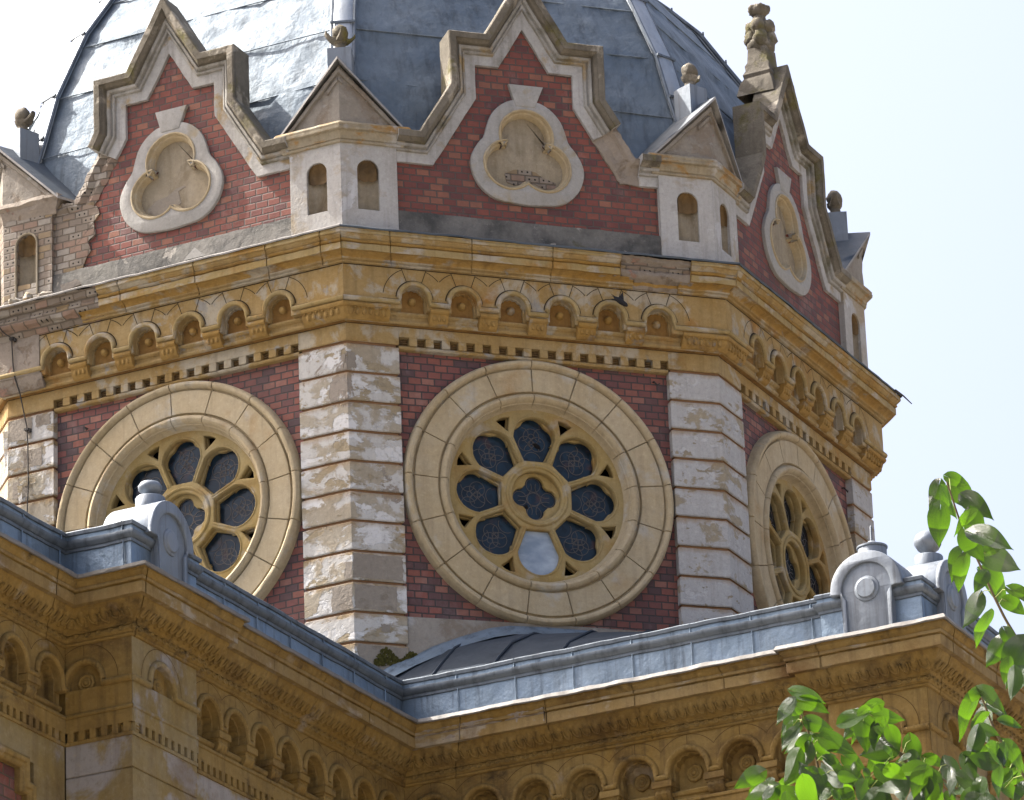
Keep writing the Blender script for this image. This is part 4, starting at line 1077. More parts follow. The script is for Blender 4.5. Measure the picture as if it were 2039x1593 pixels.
LEAVES=[[-10.428,-38.047,-14.685,-10.365,-38.048,-14.707,0.5],[-10.407,-37.925,-14.661,-10.41,-37.862,-14.716,0.55],[-10.407,-37.957,-14.693,-10.359,-37.912,-14.756,0.75],[-10.603,-38.362,-14.913,-10.603,-38.327,-15.011,0.6],[-10.325,-37.855,-14.627,-10.264,-37.838,-14.695,0.85],[-10.304,-37.879,-14.674,-10.245,-37.921,-14.743,0.5],[-10.405,-38.127,-14.823,-10.465,-38.103,-14.874,0.8],[-10.385,-38.082,-14.805,-10.353,-38.056,-14.887,0.6],[-10.515,-38.386,-14.984,-10.43,-38.44,-15.038,0.6],[-10.465,-38.217,-14.916,-10.406,-38.176,-14.979,0.8],[-10.341,-37.902,-14.85,-10.375,-37.889,-14.931,0.75],[-10.27,-37.908,-14.852,-10.191,-37.968,-14.913,0.55],[-10.322,-38.017,-14.89,-10.286,-38.062,-14.879,0.6],[-10.542,-38.356,-15.052,-10.539,-38.293,-15.12,0.4],[-10.431,-38.241,-15.041,-10.461,-38.227,-15.091,0.8],[-10.219,-37.775,-14.864,-10.127,-37.74,-14.936,1.0],[-10.339,-38.208,-15.067,-10.268,-38.192,-15.095,0.8],[-10.354,-38.013,-15.025,-10.373,-37.958,-15.097,0.75],[-10.417,-38.208,-15.151,-10.43,-38.132,-15.214,0.7],[-10.239,-37.951,-15.002,-10.174,-37.934,-15.031,0.8],[-10.185,-37.787,-15.062,-10.231,-37.76,-15.137,0.55],[-10.328,-38.12,-15.156,-10.31,-38.13,-15.215,0.7],[-10.339,-38.258,-15.243,-10.402,-38.248,-15.359,0.7],[-10.291,-38.141,-15.276,-10.303,-38.105,-15.337,0.5],[-10.413,-38.312,-15.316,-10.416,-38.278,-15.37,0.5],[-10.392,-38.05,-15.318,-10.436,-38.034,-15.336,0.7],[-10.27,-37.751,-15.221,-10.307,-37.696,-15.337,0.42],[-10.387,-38.07,-15.319,-10.325,-38.078,-15.379,0.65],[-10.267,-37.828,-15.267,-10.216,-37.873,-15.322,0.45],[-10.2,-37.652,-15.233,-10.2,-37.666,-15.329,0.85],[-10.264,-37.787,-15.284,-10.289,-37.741,-15.316,0.6],[-10.476,-38.209,-15.488,-10.483,-38.151,-15.561,0.5],[-10.34,-38.001,-15.457,-10.381,-37.959,-15.504,0.4],[-10.408,-38.232,-15.533,-10.422,-38.234,-15.593,0.75],[-10.368,-38.148,-15.428,-10.303,-38.143,-15.439,0.4],[-10.349,-38.123,-15.49,-10.292,-38.102,-15.553,0.75],[-10.136,-37.65,-15.427,-10.086,-37.653,-15.416,0.7],[-10.549,-37.924,-15.461,-10.521,-37.933,-15.493,1.0],[-10.5,-37.807,-15.445,-10.487,-37.786,-15.483,0.8],[-10.618,-38.065,-15.516,-10.642,-38.042,-15.525,0.7],[-10.45,-37.628,-15.392,-10.432,-37.58,-15.46,0.5],[-10.595,-38.112,-15.574,-10.607,-38.049,-15.629,0.8],[-10.567,-38.082,-15.568,-10.578,-38.066,-15.641,0.7],[-10.437,-37.774,-15.418,-10.378,-37.768,-15.434,0.6],[-10.489,-37.935,-15.517,-10.452,-37.907,-15.561,0.7],[-10.403,-37.83,-15.453,-10.377,-37.83,-15.551,0.6],[-10.421,-37.976,-15.54,-10.355,-38.023,-15.589,0.65],[-10.398,-38.165,-15.577,-10.417,-38.161,-15.66,0.5],[-10.213,-37.785,-15.497,-10.148,-37.769,-15.523,0.8],[-10.444,-38.062,-15.623,-10.407,-38.101,-15.635,0.5],[-10.252,-37.553,-15.425,-10.235,-37.551,-15.45,0.6],[-10.461,-37.884,-15.546,-10.471,-37.879,-15.585,0.6],[-10.242,-37.883,-15.397,-10.228,-37.877,-15.412,0.8],[-10.347,-37.988,-15.281,-10.317,-38.006,-15.28,0.6],[-10.421,-38.196,-15.51,-10.445,-38.161,-15.523,0.6],[-10.349,-38.207,-15.629,-10.373,-38.181,-15.672,0.8],[-10.235,-37.664,-15.47,-10.249,-37.662,-15.517,0.7],[-10.344,-37.693,-15.494,-10.317,-37.67,-15.528,0.7],[-10.202,-37.849,-15.461,-10.219,-37.824,-15.48,0.6],[-10.921,-37.993,-15.361,-10.961,-37.963,-15.415,0.45],[-10.882,-37.977,-15.353,-10.802,-37.974,-15.369,0.6],[-10.848,-37.881,-15.338,-10.872,-37.867,-15.356,0.9],[-10.688,-37.433,-15.204,-10.707,-37.381,-15.251,0.5],[-10.695,-37.438,-15.236,-10.718,-37.409,-15.304,0.45],[-10.776,-37.76,-15.329,-10.704,-37.762,-15.352,0.55],[-10.802,-37.752,-15.34,-10.822,-37.743,-15.37,0.6],[-10.8,-37.794,-15.396,-10.845,-37.783,-15.45,0.55],[-10.8,-37.806,-15.42,-10.796,-37.758,-15.467,0.75],[-10.673,-37.431,-15.318,-10.68,-37.417,-15.34,0.6],[-10.645,-37.811,-15.313,-10.706,-37.789,-15.338,0.5],[-10.746,-38.065,-15.402,-10.713,-38.101,-15.378,0.5],[-10.575,-37.631,-15.266,-10.598,-37.574,-15.315,0.5],[-10.669,-37.892,-15.366,-10.647,-37.847,-15.441,0.7],[-10.563,-37.631,-15.299,-10.592,-37.596,-15.329,0.5],[-10.567,-37.721,-15.288,-10.474,-37.732,-15.295,0.4],[-10.636,-37.898,-15.385,-10.641,-37.863,-15.438,0.5],[-10.655,-37.949,-15.405,-10.624,-37.956,-15.425,0.7],[-10.524,-37.645,-15.317,-10.497,-37.632,-15.356,0.7],[-10.616,-37.949,-15.423,-10.591,-37.93,-15.451,0.8],[-10.54,-37.711,-15.384,-10.58,-37.665,-15.444,0.55],[-10.7,-38.107,-15.513,-10.675,-38.107,-15.539,0.7],[-10.791,-37.907,-15.429,-10.704,-37.913,-15.466,0.45],[-10.765,-37.768,-15.374,-10.735,-37.764,-15.388,0.7],[-10.704,-37.643,-15.385,-10.652,-37.647,-15.387,0.35],[-10.759,-37.832,-15.462,-10.706,-37.83,-15.501,0.7],[-10.61,-37.613,-15.377,-10.552,-37.604,-15.406,0.9],[-10.929,-37.752,-15.488,-10.983,-37.69,-15.514,0.6],[-10.767,-37.437,-15.399,-10.792,-37.414,-15.412,0.75],[-10.69,-37.39,-15.379,-10.728,-37.339,-15.395,0.65],[-10.764,-37.689,-15.478,-10.804,-37.673,-15.472,0.6],[-10.832,-37.923,-15.53,-10.856,-37.907,-15.512,0.7],[-10.621,-37.454,-15.366,-10.61,-37.45,-15.393,0.6],[-10.675,-37.604,-15.434,-10.633,-37.59,-15.48,0.8],[-10.688,-37.568,-15.432,-10.71,-37.562,-15.495,0.7],[-10.612,-37.556,-15.441,-10.557,-37.56,-15.482,0.8],[-10.626,-37.645,-15.432,-10.567,-37.66,-15.482,0.6],[-10.571,-37.684,-15.484,-10.503,-37.678,-15.518,0.8],[-10.574,-37.681,-15.457,-10.554,-37.67,-15.487,0.6],[-10.742,-38.059,-15.564,-10.738,-38.062,-15.598,0.6],[-10.907,-37.684,-15.505,-10.934,-37.652,-15.539,0.6],[-10.929,-37.832,-15.558,-10.951,-37.804,-15.587,0.7],[-10.823,-37.575,-15.481,-10.811,-37.586,-15.511,0.7],[-10.809,-37.694,-15.519,-10.842,-37.684,-15.546,0.6],[-10.902,-37.96,-15.599,-10.9,-37.963,-15.633,0.6],[-10.726,-37.856,-15.502,-10.762,-37.861,-15.486,0.7],[-10.787,-37.904,-15.577,-10.823,-37.901,-15.612,0.8],[-10.662,-37.755,-15.532,-10.692,-37.739,-15.56,0.8],[-10.726,-37.629,-15.482,-10.694,-37.624,-15.521,0.7],[-10.684,-37.913,-15.573,-10.688,-37.881,-15.606,0.7],[-10.945,-37.977,-15.621,-10.939,-37.97,-15.663,0.7],[-10.772,-37.887,-15.447,-10.732,-37.912,-15.435,0.6],[-10.795,-37.955,-15.602,-10.757,-37.942,-15.632,0.7],[-10.769,-37.825,-15.41,-10.742,-37.849,-15.433,0.5]]
BRANCHES=[[[-10.798,-37.752,-15.299],[-10.768,-37.741,-15.365],[-10.746,-37.726,-15.434],[-10.733,-37.714,-15.486],[-10.715,-37.702,-15.544],[-10.592,-37.693,-15.727],[-10.309,-37.755,-15.926]],[[-10.874,-37.651,-15.502],[-10.846,-37.66,-15.508],[-10.785,-37.686,-15.504],[-10.733,-37.713,-15.489]],[[-10.543,-37.818,-15.418],[-10.506,-37.825,-15.441],[-10.451,-37.835,-15.481],[-10.384,-37.85,-15.526],[-10.345,-37.855,-15.561],[-10.284,-37.849,-15.662]],[[-10.466,-38.114,-14.726],[-10.432,-38.094,-14.813],[-10.409,-38.081,-14.869],[-10.371,-38.072,-14.935],[-10.351,-38.065,-14.977],[-10.301,-38.05,-15.076],[-10.271,-38.045,-15.126],[-10.238,-38.04,-15.179],[-10.184,-38.02,-15.301],[-10.135,-37.979,-15.482],[-10.21,-37.876,-15.686],[-10.281,-37.832,-15.72]],[[-10.346,-37.956,-15.274],[-10.328,-37.95,-15.312],[-10.3,-37.938,-15.381],[-10.272,-37.935,-15.427],[-10.218,-37.933,-15.503],[-10.178,-37.921,-15.593],[-10.21,-37.876,-15.686]],[[-10.64,-37.811,-15.317],[-10.613,-37.81,-15.354],[-10.56,-37.818,-15.394],[-10.536,-37.817,-15.429],[-10.506,-37.817,-15.464]]]
CROWN_AT=[-9.879, -37.412, -16.217]

# ================================================================== LOWER WINGS
# right wing: wall along +c at distance a = 5.2 (frame turned -45 deg); left wing: walls facing +c
RA, RC = rad(-45), rad(45)
eA = Vector((-math.sqrt(.5), -math.sqrt(.5))); eC = Vector((math.sqrt(.5), -math.sqrt(.5)))
def AC(a, c): q = eA*a+eC*c; return (q.x, q.y)
A_W, C_W = 5.20, 2.69          # wall planes of the right and left wing
R_S, R_E, A_P = 7.15, 8.14, 5.27          # right pier: start, corner, plane
L_S, L_E, C_P = 9.30, 10.42, 2.77         # left pier: start (towards the tower), corner, plane
C_N = 2.09                                 # set-back wall beyond the left pier
pathL = [AC(15.5, C_N), AC(L_E, C_N), AC(L_E, C_P), AC(L_S, C_P), AC(L_S, C_W), AC(A_W, C_W)]
pathR = [AC(A_W, C_W), AC(A_W, R_S), AC(A_P, R_S), AC(A_P, R_E), AC(-5, R_E)]
m_in = (eA+eC)                 # mitre of the inner corner
wing = {'L': thing('building_wing', 'ochre building wing at left whose cornice runs down towards the inner corner', 'building', (*AC(8, 1.5), -Z0)),
        'R': thing('building_wing', 'ochre building wing at right with arched frieze behind the leafy branches', 'building', (*AC(3.5, 5.5), -Z0))}
ends = {'L': (None, m_in), 'R': (m_in, None)}
paths = {'L': pathL, 'R': pathR}
CORN = [(0, -4.935), (.020, -4.932), (.034, -4.915), (.022, -4.908), (.036, -4.902), (.056, -4.88), (.054, -4.856), (.036, -4.846), (.056, -4.843), (.057, -4.828), (.072, -4.815), (.125, -4.775), (.185, -4.725), (.215, -4.685), (.222, -4.662), (.274, -4.660), (.276, -4.560), (.262, -4.556), (.264, -4.546), (.286, -4.543), (.292, -4.520), (.286, -4.512), (.300, -4.500), (.318, -4.472), (.320, -4.452), (.334, -4.447)]
WMS = [0]*14+[1, 1, 0, 0, 0, 1, 1, 0, 0, 0, 0]
LIPS = {'R': [(.332, -4.447), (.352, -4.452), (.360, -4.440), (.342, -4.402), (.33, -4.395), (.0, -4.335)], 'L': [(.332, -4.447), (.352, -4.450), (.357, -4.443), (.357, -4.414), (.33, -4.406), (.0, -4.335)]}
PAR = [(.010, -4.36), (.010, -4.060), (.024, -4.056), (.026, -4.030), (.036, -4.026), (.055, -4.000), (.060, -3.985), (.060, -3.962), (.030, -3.956), (.030, -3.915), (.046, -3.910), (.050, -3.880), (.034, -3.866), (-.21, -3.845), (-.21, -4.3)]
for s in 'LR':
    P = paths[s]; W_ = wing[s]
    jn = [.55+1.05*i for i in range(18)]
    mb = MB(); sweep(mb, P, CORN, XY, ends[s], step=.07, joints=jn, cap=False, ms=WMS)
    # leaf scales on the cyma and rings on the astragal
    L = 0
    for i in range(len(P)-1):
        a, b = Vector(P[i]), Vector(P[i+1]); d = (b-a).normalized(); q = Vector((d.y, -d.x)); ln = (b-a).length
        # how far the mouldings run past or stop short of this stretch
        def turn(i):
            if i <= 0 or i >= len(P)-1: return 0 if not (s == 'L' and i == len(P)-1 or s == 'R' and i == 0) else -1
            d0 = (Vector(P[i])-Vector(P[i-1])).normalized(); d1 = (Vector(P[i+1])-Vector(P[i])).normalized()
            return 1 if d0.x*d1.y-d0.y*d1.x > 0 else -1
        e0, e1 = turn(i), turn(i+1)
        if s == 'L' and i == 0: t0 = max(0, ln-1.6)
        else: t0 = -e0*.10
        if s == 'R' and i == len(P)-2: ln2 = min(ln, 3.2)
        else: ln2 = ln+e1*.10
        if ln2-t0 < .15: continue
        n = int((ln2-t0)/.098)
        for k in range(n):
            t = t0+(k+.5)*(ln2-t0)/n; c = a+d*t
            def pt(x, nn, h): w = c+d*x+q*nn; return (w.x, w.y, h)
            rows_ = []
            for i_ in range(7):
                la = math.pi*i_/6; rows_.append([])
                for j_ in range(10):
                    lo_ = 2*math.pi*j_/10
                    ex, es, en = .044*math.sin(la)*math.cos(lo_), .088*math.cos(la), .028*math.sin(la)*math.sin(lo_)
                    rows_[-1].append(pt(ex, .142+.70*es+.71*en, -4.752+.71*es-.70*en))
            mb.grid(rows_, cv=True)
            for R_, rr in ((.040, .0095),):
                pts = []
                for j in range(9):
                    an = rad(-210+240*j/8) if R_ > .03 else rad(45*j)
                    x, y = R_*math.cos(an), R_*math.sin(an)
                    f = (y+.05)/.10                       # 0 bottom .. 1 top of the cyma
                    nn = .088+.115*f; h = -4.795+.095*f
                    pts.append(pt(x, nn+.022, h-.020))
                mb.tube(pts, rr, 5, cap=True)
            pts = [pt(.026*math.cos(rad(45*j)), .056, -4.872+.020*math.sin(rad(45*j))) for j in range(9)]
            mb.tube(pts, .0085, 5, cap=False)
        L += ln
    put('cornice', mb.mesh('cornice', [M_WING, M_WCOR], rough=(.004, 7), ang=26), W_)
    mb = MB(); sweep(mb, P, LIPS[s], XY, ends[s], step=.06, cap=False)
    put('flashing', mb.mesh('flashing', [M_LIPW], rough=(.008, 5)), W_)
    mb = MB(); sweep(mb, P, PAR, XY, ends[s], step=.1, cap=False, ms=[0]+[1]*7+[0]+[1]*3+[0]*2)
    # upright seams of the sheets
    for i in range(len(P)-1):
        a, b = Vector(P[i]), Vector(P[i+1]); d = (b-a).normalized(); q = Vector((d.y, -d.x)); ln = (b-a).length
        for k in range(1, int(ln/.62)+1):
            if k*.62 > ln-.05: continue
            c = a+d*k*.62
            mb.tube([(*(c+q*.023), -4.34), (*(c+q*.023), -4.05)], .0065, 5)
            mb.tube([(*(c+q*.040), -3.968), (*(c+q*.036), -3.9), (*(c+q*.045), -3.872)], .007, 5)
    put('parapet', mb.mesh('parapet', [M_LEAD, M_LEADTRIM], rough=(.007, 3.2)), W_)

def dentils(mb, u0, u1, fn, z=-5.72, p=.105, inset=.0):
    mb.box(u0, u1, -.12, .012, z, z+.12, fn)
    n = int((u1-u0)/p)
    for i in range(n):
        u = u0+(i+.5)*(u1-u0)/n
        mb.box(u-.030, u+.030, -.1, .012-.0005, z-.085, z+.001, fn)
        mb.box(u+.031, u+p-.031, -.1, -.035, z-.07, z-.055, fn); mb.box(u+.031, u+p-.031, -.1, -.035, z-.04, z-.025, fn)
    mb.box(u0, u1, -.1, -.04, z-.09, z+.001, fn, 1)
    mb.box(u0, u1, -.12, .006, z-.118, z-.085, fn)

def wing_frieze(W_, rz, u0, u1, d, cs, r=.185, deep=.15, pier=False, ends=(None, None), mats=None, rosettes=True, ext=0.0):
    fn = FD(d); mats = mats or [M_WING, M_WING, M_HAIR, M_SHELL]
    zs, zb, zt = -5.28, -5.345, -4.90
    mb = MB()
    add_plate(mb, [arch_outline(cs, u0, u1, zb, zt, zs, r)], -deep, 0., .0, fn)
    lob = [(u0, zt-.02), (u0, -5.46)]
    for c in cs:
        q = r-.012
        lob += [(c-q, -5.46)] + [(c-(q-.012+.014*abs(math.sin(3.5*math.pi*i/42*2)))*math.cos(math.pi*i/42), zs+(q-.012+.014*abs(math.sin(3.5*math.pi*i/42*2)))*math.sin(math.pi*i/42)) for i in range(43)] + [(c+q, -5.46)]
    lob += [(u1, -5.46), (u1, zt-.02)]
    if not pier: add_plate(mb, [lob], -deep-.06, -.06, .0, fn)
    mb.box(u0-ext+(.08 if ends[0] else 0), u1-(.08 if ends[1] else 0), -deep-.25, -deep if not pier else -.05, -5.6, zt, fn, 1)
    rb = r+.027
    pts = [fn(u0, .01, -5.318)]
    for c in cs:
        pts += [fn(c-rb, .01, -5.318)] + [fn(c-rb*math.cos(math.pi*i/16), .01, zs+rb*math.sin(math.pi*i/16)) for i in range(17)] + [fn(c+rb, .01, -5.318)]
    pts.append(fn(u1, .01, -5.318))
    mb.tube(pts, .030, 9)
    # rope twist on the roll
    V_ = [Vector(p) for p in pts]; acc = 0
    for a, b in zip(V_[:-1], V_[1:]):
        n = max(1, int((b-a).length/.028))
        for j in range(n): mb.ball(a.lerp(b, (j+.5)/n)+Vector((0, -.016, 0)), .0165, 0, 4, (1, 1, 1))
    for c in cs:
        half = .5*(cs[1]-cs[0]) if len(cs) > 1 else .345
        am = math.asin(min(1, half/.345))
        ribbon(mb, [(c+.345*math.sin(-am+2*am*t/30), zs+.345*math.cos(-am+2*am*t/30)) for t in range(31)], .0055, fn, .003, 2)
        ribbon(mb, [(c, zs+.245), (c, zs+.345)], .0055, fn, .0035, 2)
    # mouldings below the arches
    pth = [(u0, -d), (u1, -d)]
    low = [(-.16, -5.45), (-.05, -5.452), (-.03, -5.47), (-.04, -5.50), (-.055, -5.51), (-.055, -5.545)] if not pier else [(-.05, -5.335), (0, -5.337), (0, -5.545)]
    sweep(mb, pth, low+[(-.0, -5.552), (.02, -5.565), (.022, -5.59), (.0, -5.602), (.0, -5.72)], XY, ends, step=.25, cap=False)
    dentils(mb, u0, u1, fn)
    fo = put('arch_frieze', mb.mesh('arch_frieze', mats), W_, rz)
    if rosettes:
        for c in cs:
            o = put('rosette', ros_me, fo, rz); o.matrix_basis = o.matrix_basis @ Matrix.Translation((c, -(d-(deep if not pier else .05)), -5.275))
    if not pier:
        for c0, c1 in zip(cs[:-1], cs[1:]):
            o = put('corbel', wc_me, fo, rz); o.matrix_basis = o.matrix_basis @ Matrix.Translation(((c0+c1)/2, -d, 0))
    return fo
# rosette and corbel at the origin, facing -y
mb = MB(); K = 48; rows = []
for i in range(K):
    a = 2*math.pi*i/K; lobf = .5+.5*abs(math.cos(4*a))
    rows.append([(q*math.cos(a), -h, q*math.sin(a)) for q, h in ((.088*(.86+.14*lobf), -.002), (.086*(.86+.14*lobf), .022), (.070*(.8+.2*lobf), .034*(.7+.3*lobf)), (.048, .018), (.042, .030), (.034, .034), (.024, .022), (.018, .036), (.0, .046))])
mb.grid(rows, cu=True); ros_me = mb.mesh('rosette', [M_WING], rough=(.003, 20))
mb = MB()
mb.box(-.105, .105, -.2, .035, -5.415, -5.352, lambda u, n, z: (u, -n, z))
mb.box(-.09, .09, -.2, .015, -5.44, -5.414, lambda u, n, z: (u, -n, z))
rows = []
for i in range(11):
    u = -.08+.16*i/10; f = .012*abs(math.sin(i/10*math.pi*3))
    rows.append([(u, -(n+f), z) for n, z in ((-.15, -5.44), (.005, -5.44), (.012, -5.47), (-.005, -5.51), (-.045, -5.545), (-.10, -5.555), (-.15, -5.555))])
mb.grid(rows); mb.poly(rows[0]); mb.poly(rows[-1])
wc_me = mb.mesh('corbel', [M_WING], rough=(.004, 14))
wing_frieze(wing['R'], RA, C_W, R_S, A_W, [2.98+.54*i for i in range(8)])
wing_frieze(wing['R'], RA, R_S, R_E-.003, A_P, [7.695], r=.165, deep=.06, pier=True, ends=(None, (1, -1)))
wing_frieze(wing['R'], RC, -A_P+.003, -4.15, R_E, [-4.74], r=.165, deep=.06, pier=True, ends=((-1, -1), None))
wing_frieze(wing['R'], RC, -4.15, 5.0, R_E-.07, [-3.85+.54*i for i in range(16)])
wing_frieze(wing['L'], RC, -L_S, -A_W, C_W, [-8.955+.4885*i for i in range(8)], r=.175)
wing_frieze(wing['L'], RC, -L_E+.003, -L_S, C_P, [-9.92], r=.185, deep=.06, pier=True, mats=[M_WINGPALE, M_WING, M_HAIR, M_SHELL], ends=((-1, -1), None))
wing_frieze(wing['L'], RA, C_N, C_P-.003, L_E, [2.285], r=.165, deep=.06, pier=True, ends=(None, (1, -1)), ext=.4)
wing_frieze(wing['L'], RC, -15.5, -L_E, C_N, [-L_E-.27-.5875*i for i in range(8)][::-1], r=.185)
# masonry below the friezes, down to the ground
def wallbox(mb, u0, u1, d, th, z0, z1, m=0): mb.box(u0, u1, -th, 0, z0, z1, FD(d), m)
def panel_wall(W_, rz, u0, u1, d, pu0, pu1, ztop=-6.13, mats=None):
    """plain stone border with a moulded frame round a brick panel"""
    mb = MB(); zb = -11.5
    add_plate(mb, [[(u0, -Z0), (u1, -Z0), (u1, -5.83), (u0, -5.83)], [(pu0, zb), (pu1, zb), (pu1, ztop), (pu0, ztop)]], -.6, -.008, .0, FD(d))
    put('wall', mb.mesh('wall', [M_WINGPALE]), W_, rz)
    # shouldered frame
    s = .09
    fr = [(pu0-.02, zb), (pu0-.02, ztop-.20), (pu0+s, ztop-.20), (pu0+s, ztop+.02), (pu1-s, ztop+.02), (pu1-s, ztop-.20), (pu1+.02, ztop-.20), (pu1+.02, zb)]
    mb = MB(); sweep(mb, fr[::-1], [(-.10, -.09), (-.10, -.03), (-.085, -.012), (-.06, -.005), (-.05, .012), (-.02, .022), (.0, .012), (.012, .0), (.02, -.02)], lambda x, y, h: (x, -(d+h), y), step=.2)
    put('panel_frame', mb.mesh('panel_frame', [M_WING], rough=(.004, 7)), W_, rz)
    mb = MB(); mb.box(pu0-.1, pu1+.1, -.3, -.085, zb-.1, ztop+.1, FD(d))
    put('brick_panel', mb.mesh('brick_panel', [M_WBRICK]), W_, rz)
panel_wall(wing['R'], RA, C_W, R_S, A_W, 3.25, 6.7, -6.35)
panel_wall(wing['L'], RC, -L_S, -A_W, C_W, -8.95, -5.75, -6.13)
panel_wall(wing['L'], RC, -15.5, -L_E, C_N, -14.6, -10.93, -6.12)
def pier_wall(W_, rz, u0, u1, d):
    prof = [(-.3, -5.835), (-.008, -5.836)]
    z = -6.13
    mb = MB(); zs = [-5.836]
    while z > -14: zs.append(z); z -= .62
    pr = [(-.008, zs[0])]
    for zz in zs[1:]: pr += [(-.008, zz+.008), (-.022, zz+.004), (-.022, zz-.004), (-.008, zz-.008)]
    pr.append((-.008, -Z0))
    sweep(mb, [(u0, -d), (u1, -d)], pr, XY, step=.2, cap=False)
    put('pier', mb.mesh('pier', [M_WINGPALE]), W_, rz)
pier_wall(wing['R'], RA, R_S, R_E-.008, A_P); pier_wall(wing['R'], RC, -A_P+.008, -4.15, R_E)
pier_wall(wing['L'], RC, -L_E+.008, -L_S, C_P); pier_wall(wing['L'], RA, C_N, C_P-.008, L_E)
mb = MB(); mb.add([(*AC(a, c), z) for z in (-Z0, -4.3) for a, c in ((-5.2, R_E-.08), (-5.2, -5), (A_W-.3, -5), (A_W-.3, R_E-.08))], [(0, 1, 2, 3), (4, 5, 6, 7), (0, 1, 5, 4), (1, 2, 6, 5), (2, 3, 7, 6), (3, 0, 4, 7)])
put('core', mb.mesh('core', [M_WINGPALE]), wing['R'])
mb = MB(); mb.add([(*AC(a, c), z) for z in (-Z0, -4.3) for a, c in ((5, C_W-.3), (5, -2.6), (15.3, -2.6), (15.3, C_N-.3), (L_E, C_N-.3), (L_E-.3, C_W-.3))], [(0, 1, 2, 3, 4, 5), (6, 7, 8, 9, 10, 11), (0, 1, 7, 6), (1, 2, 8, 7), (2, 3, 9, 8), (3, 4, 10, 9), (4, 5, 11, 10), (5, 0, 6, 11)])
put('core', mb.mesh('core', [M_WINGPALE]), wing['L'])
# damaged corona near the inner corner
mb = MB(); sweep(mb, [AC(A_W, C_W), AC(A_W, 4.35)], [(.22, -4.652), (.262, -4.655), (.272, -4.62), (.266, -4.56), (.276, -4.55), (.288, -4.52), (.29, -4.48), (.31, -4.452)], XY, (m_in, None), step=.035, cap=True)
put('broken_masonry', mb.mesh('broken_masonry', [M_MORTAR], rough=(.016, 9)), wing['R'])
# roofs: steep skirt behind the parapet, nearly flat above
mb = MB()
def strip(rows):
    mb.grid([[(*AC(a, c), z) for a, c, z in r] for r in rows])
n = 16
def zr(z, c): return z-.17*max(0, c-3.0)
strip([[(a, 2.2+5.6*i/n, zr(z, 2.2+5.6*i/n) if a < 4.9 else z) for i in range(n+1)] for a, z in ((5.02, -3.92), (4.55, -3.50), (4.27, -3.27), (3.75, -3.01), (3.3, -2.96), (-5.0, -2.95))])
for i in range(1, 9):
    c = 2.2+.62*i
    mb.tube([(*AC(a, c), zr(z, c)+.012) for a, z in ((5.0, -3.9), (4.55, -3.50), (4.27, -3.27), (3.75, -3.01), (3.3, -2.94))], .014, 5)
put('metal_roof', mb.mesh('metal_roof', [M_TAR], rough=(.012, 2.5)), wing['R'])
mb = MB(); mb.grid([[(*AC(a, 2.7+.15*i), z-.012*i*.8) for i in range(17)] for a, z in ((5.02, -3.86), (4.93, -3.79), (4.90, -3.80))])
put('eave_flashing', mb.mesh('eave_flashing', [M_LIP], rough=(.01, 5)), wing['R'])
mb = MB()
# raised flashing where the roof meets the drum
fl = [(-1.75, -3.58), (-1.6, -3.49), (-1.4, -3.39), (-1.2, -3.28), (-.9, -3.15), (-.6, -3.04), (-.4, -3.0), (-.1, -2.985), (.4, -2.99), (1.0, -3.05)]
rows = [[(u, -(AP+n), z+dz) for n, dz in ((-.02, .075), (.012, .07), (.05, .03), (.10, -.02), (.16, -.07))] for u, z in fl]
mb.grid(rows); put('flashing', mb.mesh('flashing', [M_LEAD], rough=(.014, 5)), wing['R'])
mb = MB()
strip([[(4.7+5.4*i/n, c, z) for i in range(n+1)] for c, z in ((C_W-.18, -3.95), (1.0, -3.85), (0, -3.8), (-2.6, -3.95))])
strip([[(10.1+5.2*i/n, c, z) for i in range(n+1)] for c, z in ((C_N-.18, -3.95), (0, -3.8), (-2.6, -3.95))])
put('metal_roof', mb.mesh('metal_roof', [M_ROOFM], rough=(.012, 2.5)), wing['L'])
# solid blocks of the parapet over the two piers
def blockmesh(c0, c1, d, W_, rz, u0, u1, depth):
    mb = MB()
    mb.box(u0, u1, -depth, -.05, -4.3, -3.86, FD(d)); 
    put('parapet_block', mb.mesh('parapet_block', [M_LEADTRIM], rough=(.004, 3)), W_, rz)
blockmesh(0, 0, A_P, wing['R'], RA, R_S, R_E-.06, 1.1)
blockmesh(0, 0, C_P, wing['L'], RC, -L_E+.06, -L_S, .72)

